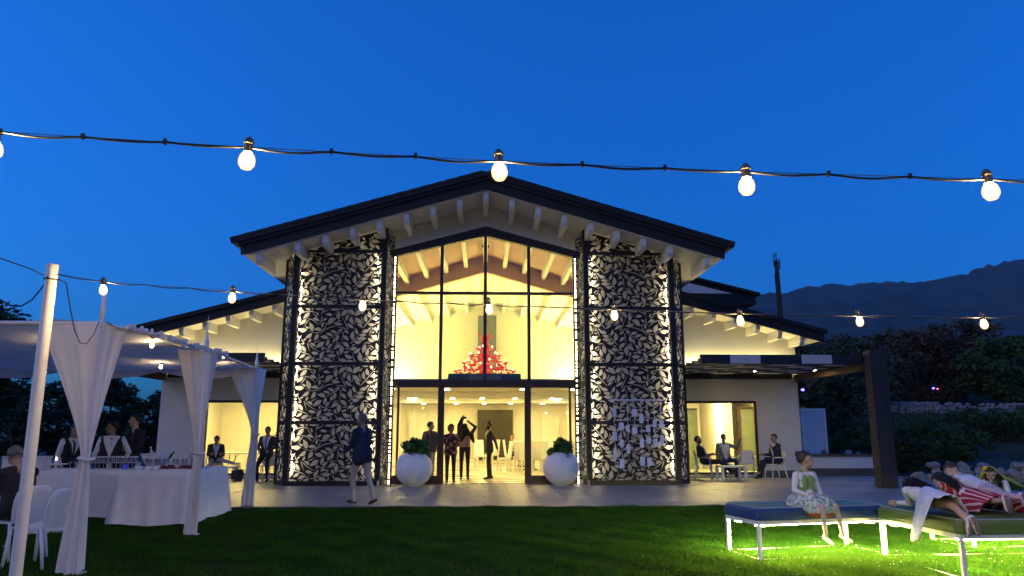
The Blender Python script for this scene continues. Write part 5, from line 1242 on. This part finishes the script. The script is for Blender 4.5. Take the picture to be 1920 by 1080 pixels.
        for i in range(nvv):
            for j in range(nu):
                y, z = keep[(i, j)]; lim = .56+.06*math.cos(j*2.1) if y > .35 else (low + (y+.45)*(.56-low)/.8 if y > -.45 else low)
                if z > lim: j2 = (j+1) % nu; hb.face(i*nu+j, (i+1)*nu+j, (i+1)*nu+j2, i*nu+j2)
        hm_ = hb.build('hair', hair, t, world=False, smooth=True); so = hm_.modifiers.new('t', 'SOLIDIFY'); so.thickness = .012*hs; so.offset = 1
        if hairstyle == 'bun': MB().ball(hp(0, -.095, .085), .042*hs, 14, 10).build('hair_bun', hair, t, world=False, smooth=True)
    t['_hc'] = 0; del t['_hc']
    return t, dict(hc=hc, hl=hl, hf=hf, hu=hu, hp=hp, T=T, P=P)
def attach_blob(t, name, mat, caps, balls=(), voxel=.008, smooth=4, rule=None):
    me = blob([(Vector(a), ra, Vector(b), rb_) for a, ra, b, rb_ in caps], list(balls), voxel, smooth); me.name = name
    o = link_mesh(name, me, mat, t)
    if rule:
        n = len(me.polygons); C = np.zeros(n*3); me.polygons.foreach_get('center', C); me.polygons.foreach_set('material_index', rule(C.reshape(-1, 3)).astype(np.int32))
    return o
def strands(t, name, mat, hp, ends, n=150, seed=1, r=.0055, back=.2):
    rg = random.Random(seed); mb = MB()
    for k in range(n):
        a = rg.uniform(0, 6.283); el = rg.uniform(.05, 1.35)
        x, y, z = math.cos(a)*math.cos(el), math.sin(a)*math.cos(el), math.sin(el)
        if y > .25: y = -y*.6
        p0 = hp(.082*x, -.010+.100*y, .028+.100*z); e = Vector(ends[rg.randrange(len(ends))]) + Vector((rg.gauss(0, .022), rg.gauss(0, .022), rg.gauss(0, .016)))
        p1 = hp(.100*x, -.02+.118*min(y, -.1), -.02+.03*z); m = p1.lerp(e, .5) + Vector((rg.gauss(0, .012), rg.gauss(0, .012), .012+rg.gauss(0, .01)))
        pts = []
        for q in range(7):
            w = q/6; c = [p0, p1, m, e]; b = [(1-w)**3, 3*w*(1-w)**2, 3*w*w*(1-w), w**3]; pts.append(sum((c[i]*b[i] for i in range(4)), Vector((0, 0, 0))))
        mb.tube(pts, [r*.7, r, r*1.1, r*1.1, r, r*.8, r*.3], 5)
    return mb.build(name, mat, t, world=False, smooth=True)
SIT = lambda q, out=.1, ang=0, shin=(0, .05, -1): {'t': (q*out, -1, -.02), 's': shin, 'foot': (q*.15, -1, -.05)}
def sitz(H): return (0, .05, .445+.115*H/1.75)

# -- by the door
person('bearded man in navy jacket and pale trousers walking left across the terrace', (-2.49, 15.62, .035), R(-128), 1.84, top=NAVY, bottom=CHINO, shoes=SHOEB, hair=HG, tail=.17, beard=True, girth=1.08, head=(R(8), 0),
       arms={'L': {'u': (.12, -.25, -1), 'f': (-.1, -.8, -.45)}, 'R': {'u': (-.14, -.18, -1), 'f': (.12, -.8, -.5)}},
       legs={'L': {'t': (.02, -.34, -1), 's': (0, .10, -1), 'foot': (.1, -1, .05)}, 'R': {'t': (-.02, .22, -1), 's': (0, .42, -1), 'foot': (-.1, -1, -.35)}}, spine=(0, -.05, 1))
person('woman in dark floral blouse and black trousers standing in the doorway', (-.98, 22.25, .035), R(6), 1.66, top=FLOR, bottom=BLACK, hair=HA, hairstyle='curly', tail=.14, head=(R(28), R(-8)), girth=1.02, skin=SKIN2,
       arms={'L': {'u': (.2, .05, -1), 'f': (-.75, -.55, .12)}, 'R': {'u': (-.3, .05, -1), 'f': (.2, -.85, .1)}})
t_, J_ = person('person pulling a dark jacket over the head with one arm raised in the doorway', (-.60, 23.45, .035), R(4), 1.72, top=TAN, sleeve=BLACK, bottom=BLACK, hair=HB, head=(0, R(25)),
       arms={'L': {'u': (.35, -.25, .55), 'f': (-.75, -.35, .55)}, 'R': {'u': (-.05, -.1, 1), 'f': (.42, 0, 1), 'curl': .9, 'n': (1, -.3, 0)}})
T_ = J_['T']
attach_blob(t_, 'jacket', BLACK, [(T_(-.20, .02, .42), .085, T_(.20, .02, .44), .085), (T_(-.2, .03, .42), .08, T_(-.25, .08, .12), .045), (T_(.2, .05, .42), .08, T_(.27, .1, .22), .04), (T_(-.05, .08, .66), .12, T_(.05, .06, .5), .12), (T_(0, .07, .6), .11, T_(-.12, .1, .3), .07), (T_(-.17, .02, .5), .07, T_(-.13, .0, .78), .06), (T_(-.13, 0, .78), .06, T_(-.08, 0, .97), .05), (T_(-.08, 0, .97), .05, T_(.03, 0, .96), .03)], voxel=.012)
person('man in dark suit standing in profile facing left inside the doorway', (.15, 23.65, .035), R(-78), 1.78, top=CHAR, bottom=BLACK, hair=HB, tail=.17, vee=(.09, .2), beard=True, skin=SKIN2, head=(R(-6), 0),
       arms={'L': {'u': (.2, .55, -1), 'f': (.05, .25, -1)}, 'R': {'u': (-.16, .05, -1), 'f': (.0, -.25, -1)}}, legs={'L': {'t': (.03, -.10, -1), 's': (0, .02, -1)}, 'R': {'t': (-.02, .08, -1), 's': (0, .10, -1)}})
person('balding man in dark patterned shirt standing behind the left glass pane', (-1.62, 22.75, .035), R(150), 1.76, top=cmat('plaid', (.09, .07, .09), var=.6, scale=14), bottom=CHINO, hair=HB, girth=1.12, tail=.1, head=(R(-35), 0),
       arms={'L': {'u': (.25, .1, -1), 'f': (-.3, -.8, -.2)}, 'R': {'u': (-.25, .1, -1), 'f': (.3, -.8, -.2)}})
person('man in dark jacket and white shirt seated far inside the hall', (1.15, 30.3, .035), R(60), 1.75, pelvis=sitz(1.75), top=CHAR, bottom=BLACK, hair=HB, vee=(.12, .1), tail=.05, voxel=.013, legs={'L': SIT(1), 'R': SIT(-1)}, arms={'L': {'u': (.2, -.4, -1), 'f': (-.1, -1, .1)}, 'R': {'u': (-.2, -.4, -1), 'f': (.1, -1, .1)}})
# -- right terrace
person('man in black tuxedo and bow tie reclining with legs stretched out', (6.85, 23.45, .03), R(62), 1.78, pelvis=(0, -.02, .53), spine=(0, .32, 1), top=BLACK, bottom=BLACK, hair=HB, vee=(.10, .08), beard=True, tail=.05, skin=SKIN2, head=(R(10), R(8)), girth=1.05,
       legs={'L': {'t': (.12, -1, -.02), 's': (.0, -.75, -.62), 'foot': (.2, -.7, .6)}, 'R': {'t': (-.05, -1, .08), 's': (.1, -.85, -.5), 'foot': (.1, -.6, .75)}}, arms={'L': {'u': (.45, -.1, -1), 'f': (.35, -1, .15)}, 'R': {'u': (-.45, -.1, -1), 'f': (-.3, -1, .1)}})
person('man in grey jacket and white shirt seated with one arm raised', (7.72, 24.05, .03), R(6), 1.80, pelvis=sitz(1.8), spine=(0, .1, 1), top=GREYJ, bottom=JEAN, hair=HBR, vee=(.17, -.05), tail=.05, head=(R(-8), R(6)), skin=SKIN2,
       legs={'L': SIT(1, .2), 'R': SIT(-1, .25)}, arms={'L': {'u': (1, -.15, -.42), 'f': (.25, -.1, 1), 'curl': .2}, 'R': {'u': (-.25, -.1, -1), 'f': (.1, -.8, -.3)}})
person('man in navy suit seated in profile, hand at his mouth, by the right wall', (8.98, 23.15, .03), R(-80), 1.80, pelvis=sitz(1.8), spine=(0, -.06, 1), top=NAVY, bottom=NAVY, hair=HB, vee=(.10, .1), tail=.06, head=(0, R(4)), girth=1.08,
       legs={'L': {'t': (.05, -1, .18), 's': (-.15, -.35, -1), 'foot': (-.1, -1, -.3)}, 'R': {'t': (-.05, -1, -.03), 's': (.0, -.22, -1)}}, arms={'L': {'u': (.15, -.45, -1), 'f': (-.15, -.5, 1), 'curl': .9}, 'R': {'u': (-.2, -.2, -1), 'f': (.2, -1, .0)}})
# -- left terrace
person('man in dark jacket and grey trousers seated reading below the left window', (-8.35, 23.95, .03), R(22), 1.74, pelvis=sitz(1.74), spine=(0, -.10, 1), top=CHAR, bottom=cmat('light_grey', (.30, .30, .33)), shoes=SHOEW, hair=HB, vee=(.09, .12), tail=.05, head=(0, R(32)),
       legs={'L': {'t': (.15, -1, .1), 's': (.85, -.4, -.25), 'foot': (.9, -.4, .1)}, 'R': SIT(-1, .1)}, arms={'L': {'u': (.15, -.35, -1), 'f': (-.35, -.9, .1)}, 'R': {'u': (-.15, -.35, -1), 'f': (.35, -.9, .1)}})
person('man in dark suit, white shirt and black tie perched beside the left screen', (-6.55, 23.05, .03), R(-6), 1.76, pelvis=(0, .04, .80), spine=(0, .04, 1), top=CHAR, bottom=BLACK, hair=HB, vee=(.12, .05), tie=TIE, tail=.12, head=(R(15), R(10)), skin=SKIN2,
       legs={'L': {'t': (.15, -.75, -.75), 's': (0, .25, -1)}, 'R': {'t': (-.2, -.55, -.85), 's': (0, .2, -1)}}, arms={'L': {'u': (.25, -.15, -1), 'f': (-.45, -.8, -.35)}, 'R': {'u': (-.25, -.15, -1), 'f': (.45, -.8, -.35)}})
person_stool = thing('stool', 'dark high stool under the suited man beside the left screen', 'stool', (-6.55, 23.1, .03))
MB().lathe([(0, .60), (.17, .60), (.175, .64), (0, .65)], n=18).build('seat', M['steel'], person_stool, world=False, smooth=True)
for k in range(4): a = R(45+90*k); MB().tube([(.1*math.cos(a), .1*math.sin(a), .60), (.2*math.cos(a), .2*math.sin(a), 0)], .014, 6).build('leg', M['white_plastic'], person_stool, world=False)
# -- bar staff and the man at the left edge
person('waiter in white shirt and black waistcoat reaching right at the bar', (-7.95, 14.85, 0), R(62), 1.66, top=BLACK, sleeve=WHITE, bottom=BLACK, hair=HBR, vee=(.11, .16), tie=BLACK, collar=True, tail=.02, spine=(0, -.16, 1), head=(R(4), R(4)), girth=1.06, voxel=.008,
       arms={'L': {'u': (.16, -.5, -1), 'f': (-.05, -1, .05)}, 'R': {'u': (-.22, .15, -1), 'f': (.0, -.55, -.8)}})
person('waiter in white shirt and black waistcoat looking left, hand on hip', (-7.12, 14.75, 0), R(14), 1.70, top=BLACK, sleeve=WHITE, bottom=BLACK, hair=HB, vee=(.14, .12), collar=True, tail=.02, head=(R(-70), 0), skin=SKIN2, girth=1.06, voxel=.008,
       arms={'L': {'u': (.50, .3, -1), 'f': (-.45, .25, -1)}, 'R': {'u': (-.3, -.1, -1), 'f': (.1, -.8, -.4)}})
person('tall smiling barman in black shirt standing right of the waiters', (-6.98, 15.35, 0), R(-25), 1.86, top=BLACK, bottom=JEAN, hair=HB, tail=.1, head=(R(-38), 0), voxel=.008, skin=SKIN3,
       arms={'L': {'u': (.2, -.25, -1), 'f': (.0, -1, -.15)}, 'R': {'u': (-.2, -.25, -1), 'f': (.35, -1, -.2)}})
person('man in black seated at the left edge resting his chin on his hand', (-5.66, 9.55, 0), R(-118), 1.76, pelvis=sitz(1.76), spine=(0, -.28, 1), top=BLACK, bottom=BLACK, hair=HG, tail=.06, head=(R(-12), R(16)), girth=1.1, voxel=.008,
       legs={'L': SIT(1, .2), 'R': SIT(-1, .2)}, arms={'L': {'u': (.25, -.45, -1), 'f': (-.1, -.9, -.05)}, 'R': {'u': (-.1, -.75, -.7), 'f': (.1, -.45, 1), 'curl': .8}})
# -- children
g1, J = person('girl in white bolero and green floral dress sitting on the blue daybed', (3.97, 9.30, 0), R(16), 1.18, pelvis=(0, .02, .665), spine=(0, -.03, 1), hs=.88, top=LIME, sleeve=WHITE, bottom=FLOG, shoes=SHOEW, skin=SKIN3, hair=HBR, hairstyle='bun', bare_leg=TIGHT, head=(R(62), 0), voxel=.0055,
       arms={'L': {'u': (.28, -.15, -1), 'f': (-.52, -1, -.35), 'curl': .7}, 'R': {'u': (-.35, -.15, -1), 'f': (.62, -1, -.35), 'curl': .7}}, legs={'L': {'t': (.28, -1, -.12), 's': (.22, .02, -1), 'foot': (.35, -1, -.4)}, 'R': {'t': (.02, -1, -.12), 's': (.10, .05, -1), 'foot': (.15, -1, -.5)}}, ll=1.22)
T_ = J['T']
def hemrule(C): return np.where((C[:, 2] < .535) & (C[:, 1] < -.08), 1, 0)
attach_blob(g1, 'skirt', [FLOG, CORAL], [(T_(0, .02, .12), .088, T_(0, .05, -.02), .150), (T_(-.1, .02, -.04), .12, T_(-.08, .30, -.06), .13), (T_(.1, .02, -.04), .12, T_(.16, .30, -.06), .125), (T_(-.12, -.12, -.05), .11, T_(.1, -.12, -.05), .11), (T_(-.22, .02, -.08), .09, T_(-.2, -.08, -.08), .10), (T_(-.10, .36, -.12), .10, T_(.18, .36, -.12), .10)], voxel=.0065, rule=hemrule)
attach_blob(g1, 'bolero', WHITE, [(T_(q*.10, -.035, .44), .052, T_(q*.085, -.045, .24), .074) for q in (-1, 1)]+[(T_(q*.125, .04, .44), .036, T_(q*.125, .055, .26), .032) for q in (-1, 1)]+[(T_(-.14, -.01, .455), .046, T_(.14, -.01, .455), .046)], voxel=.0065)
def prone(label, head_p, hip_p, feet, H, **k):
    """lying face down: head_p, hip_p in world; knees and feet given by leg directions"""
    hip_p = Vector(hip_p); head_p = Vector(head_p); u = (head_p-hip_p).normalized(); f = Vector((0, 0, -1))
    return person(label, (hip_p.x, hip_p.y, 0), 0, H, pelvis=(0, 0, hip_p.z), spine=u, fwd=f, legs=feet, **k)
BT = .615
pa, JA = prone('child in white dress lying face down with feet over the daybed edge', (5.02, 9.05, BT+.27), (5.02, 8.34, BT+.13), {'L': {'t': (.08, -1, -.10), 's': (-.02, -1, -.34), 'foot': (.25, -.2, -1)}, 'R': {'t': (-.26, -1, -.10), 's': (-.22, -1, -.40), 'foot': (-.2, -.2, -1)}}, 1.36,
    hs=.82, top=WHITE, sleeve=WHITE, bottom=WHITE, bare_leg=SKIN3, shoes=SHOEW, sole=SOLE, sock=WHITE, skin=SKIN3, hair=HBR, hairstyle='long', head=(0, R(-20)), voxel=.0055, arms={'L': {'u': (.4, .5, -.6), 'f': (-.2, .9, -.05)}, 'R': {'u': (-.4, .5, -.6), 'f': (.2, .9, -.05)}})
hp_ = JA['hp']; T_ = JA['T']
strands(pa, 'long_hair', HB, hp_, [T_(-.24, -.02, .44), T_(-.10, -.11, .36), T_(0, -.13, .34), T_(.10, -.11, .38), T_(-.16, -.04, .44), T_(.20, -.03, .46)], 300, 1)
def dress_sheet(t, org, waist, hem, lat, w0, w1, top0, top1, mat, name='skirt', left=0, right=0, n=22, m=26, seed=1):
    """a skirt spread over a lying body: arch across, falling to the bed, beyond the bed edge on one side"""
    V = []; F = []; rg = random.Random(seed); waist = Vector(waist); hem = Vector(hem); lat = Vector(lat)
    for j in range(n+1):
        v = j/n; c = waist.lerp(hem, v); w = w0+(w1-w0)*v**.8; tp = top0+(top1-top0)*v
        for i in range(m+1):
            q = i/m*2-1; z = BT+.012+(tp-BT)*max(0, 1-abs(q)**2.4) + .010*v*math.sin(q*13+seed)+.008*v*math.sin(q*23)
            ww = w*(1+(left if q < 0 else right)*math.sin(min(1, v*1.15)*1.9)*.95)
            x = c+lat*(q*ww)
            if q < 0 and left: z -= .30*max(0, (-q-.45)/.55)**1.3*math.sin(min(1, v*1.1)*2.1)
            V.append((x.x-org[0], x.y-org[1], z-org[2]))
    for j in range(n):
        for i in range(m): a = j*(m+1)+i; F.append((a, a+1, a+m+2, a+m+1))
    me = bpy.data.meshes.new(name); me.from_pydata(V, [], F); o = link_mesh(name, me, mat, t, smooth=True); so = o.modifiers.new('t', 'SOLIDIFY'); so.thickness = .006; return o
dress_sheet(pa, origin(pa), (5.02, 8.52, 0), (4.92, 7.92, 0), (1, .04, 0), .15, .18, BT+.25, BT+.20, WHITE, left=1.35, seed=2)
pb_, JB = prone('boy in white shirt and pale trousers lying across the daybed, head away', (5.82, 9.66, BT+.46), (6.06, 9.02, BT+.19), {'L': {'t': (.12, -1, -.14), 's': (.0, -1, .0), 'foot': (.2, -.3, -1)}, 'R': {'t': (-.12, -1, -.14), 's': (-.1, -1, .0), 'foot': (.2, -.3, -1)}}, 1.20,
    hs=.82, top=WHITE, sleeve=WHITE, bottom=PINK, shoes=SHOEW, sole=SOLE, skin=SKIN3, hair=HBR, hairstyle='short', head=(R(20), R(-25)), voxel=.006, arms={'L': {'u': (.3, .3, -.8), 'f': (-.3, .7, -.5)}, 'R': {'u': (-.5, .3, -.7), 'f': (.1, .8, -.4)}})
pc, JC = prone('girl in red striped dress lying face down in the middle of the daybed', (5.42, 9.18, BT+.36), (5.58, 8.55, BT+.14), {'L': {'t': (.12, -1, -.04), 's': (-.15, -1, .12), 'foot': (-.1, -.35, -1)}, 'R': {'t': (-.12, -1, -.04), 's': (-.1, -1, .05), 'foot': (-.3, -.3, -1)}}, 1.20,
    hs=.80, top=STRIPE, sleeve=SKIN3, bottom=STRIPE, bare_leg=SKIN3, shoes=SHOEW, sole=SOLE, skin=SKIN3, hair=HB, hairstyle='long', head=(R(10), R(-10)), voxel=.0055, bare_arm=True, arms={'L': {'u': (.3, .4, -.7), 'f': (-.4, .7, -.2)}, 'R': {'u': (-.4, .4, -.7), 'f': (.3, .8, -.1)}})
hp_ = JC['hp']; T_ = JC['T']
strands(pc, 'long_hair', HB, hp_, [T_(.05, -.12, .36), T_(.13, -.12, .24), T_(.18, -.08, .16), T_(-.14, -.02, .42), T_(0, -.13, .38)], 300, 2)
attach_blob(pc, 'sash', WHITE, [(T_(q*.07, -.005, .10), .072, T_(q*.068, -.005, .125), .071) for q in (-1, 1)], voxel=.007)
dress_sheet(pc, origin(pc), (5.56, 8.68, 0), (5.62, 8.14, 0), (1, .05, 0), .13, .29, BT+.245, BT+.17, STRIPE, seed=5)
pd, JD = prone('girl with yellow headband propped on her elbows facing the camera', (6.68, 9.88, BT+.30), (7.08, 10.27, BT+.10), {'L': {'t': (.7, .6, 0), 's': (.7, .5, .1), 'foot': (.5, .5, -.6)}, 'R': {'t': (.9, .4, 0), 's': (.8, .4, .1), 'foot': (.5, .5, -.6)}}, 1.15,
    hs=.80, top=WHITE, sleeve=WHITE, bottom=YEL, bare_leg=SKIN3, skin=SKIN3, hair=HB, hairstyle='long', head=(R(0), R(-62)), voxel=.0055, arms={'L': {'u': (.0, -.35, -.8), 'f': (-.5, -.5, -.1)}, 'R': {'u': (-.4, .0, -.8), 'f': (-.4, -.6, -.1)}})
hp_ = JD['hp']; T_ = JD['T']
strands(pd, 'long_hair', HB, hp_, [hp_(.11, .03, -.24), hp_(.10, .05, -.20), hp_(-.09, .0, -.16), hp_(.06, -.1, -.14), hp_(.12, .0, -.2)], 150, 3)
attach_blob(pd, 'headband', YEL, [(hp_(.085*math.cos(a), -.0, .03+.095*math.sin(a)), .012, hp_(.085*math.cos(a+.35), 0, .03+.095*math.sin(a+.35)), .012) for a in np.linspace(.15, 2.65, 8)]+[(hp_(-.055, .03, .115), .028, hp_(-.085, .03, .095), .022), (hp_(-.05, .03, .12), .022, hp_(-.03, .035, .14), .018)], voxel=.006)
sc_ = thing('yellow_wrap', 'yellow cloth draped over the back of the girl with the headband', 'cloth', (6.9, 10.1, 0))
V = []; F = []
for j in range(15):
    for i in range(13):
        v, q = j/14, i/12*2-1; c = Vector((6.82, 10.04, BT+.36)).lerp(Vector((7.48, 10.37, BT+.10)), v); V.append((c.x-6.9+q*.12*(1+v), c.y-10.1-q*.10, c.z-.10*abs(q)**2+.012*math.sin(q*9+v*7)))
for j in range(14):
    for i in range(12): a = j*13+i; F.append((a, a+1, a+14, a+13))
me = bpy.data.meshes.new('cloth'); me.from_pydata(V, [], F); o = link_mesh('cloth', me, YEL, sc_, smooth=True); o.modifiers.new('t', 'SOLIDIFY').thickness = .006

# ---------------------------------------------------------------- evening haze
hz_m = bpy.data.materials.new('haze'); hz_m.use_nodes = True; _h = hz_m.node_tree; _h.nodes.clear()
_o = _h.nodes.new('ShaderNodeOutputMaterial'); _v = _h.nodes.new('ShaderNodeVolumePrincipled'); _v.inputs['Color'].default_value = (.52, .80, 1.0, 1); _v.inputs['Density'].default_value = .00011; _v.inputs['Anisotropy'].default_value = 0.0
_h.links.new(_v.outputs[0], _o.inputs['Volume'])
hz_o = MB().box(-3700, 3700, -3700, 3700, -21.5, 470).build('haze', hz_m); kind(hz_o, 'stuff'); hz_o['label'] = 'thin blue evening haze over the valley'
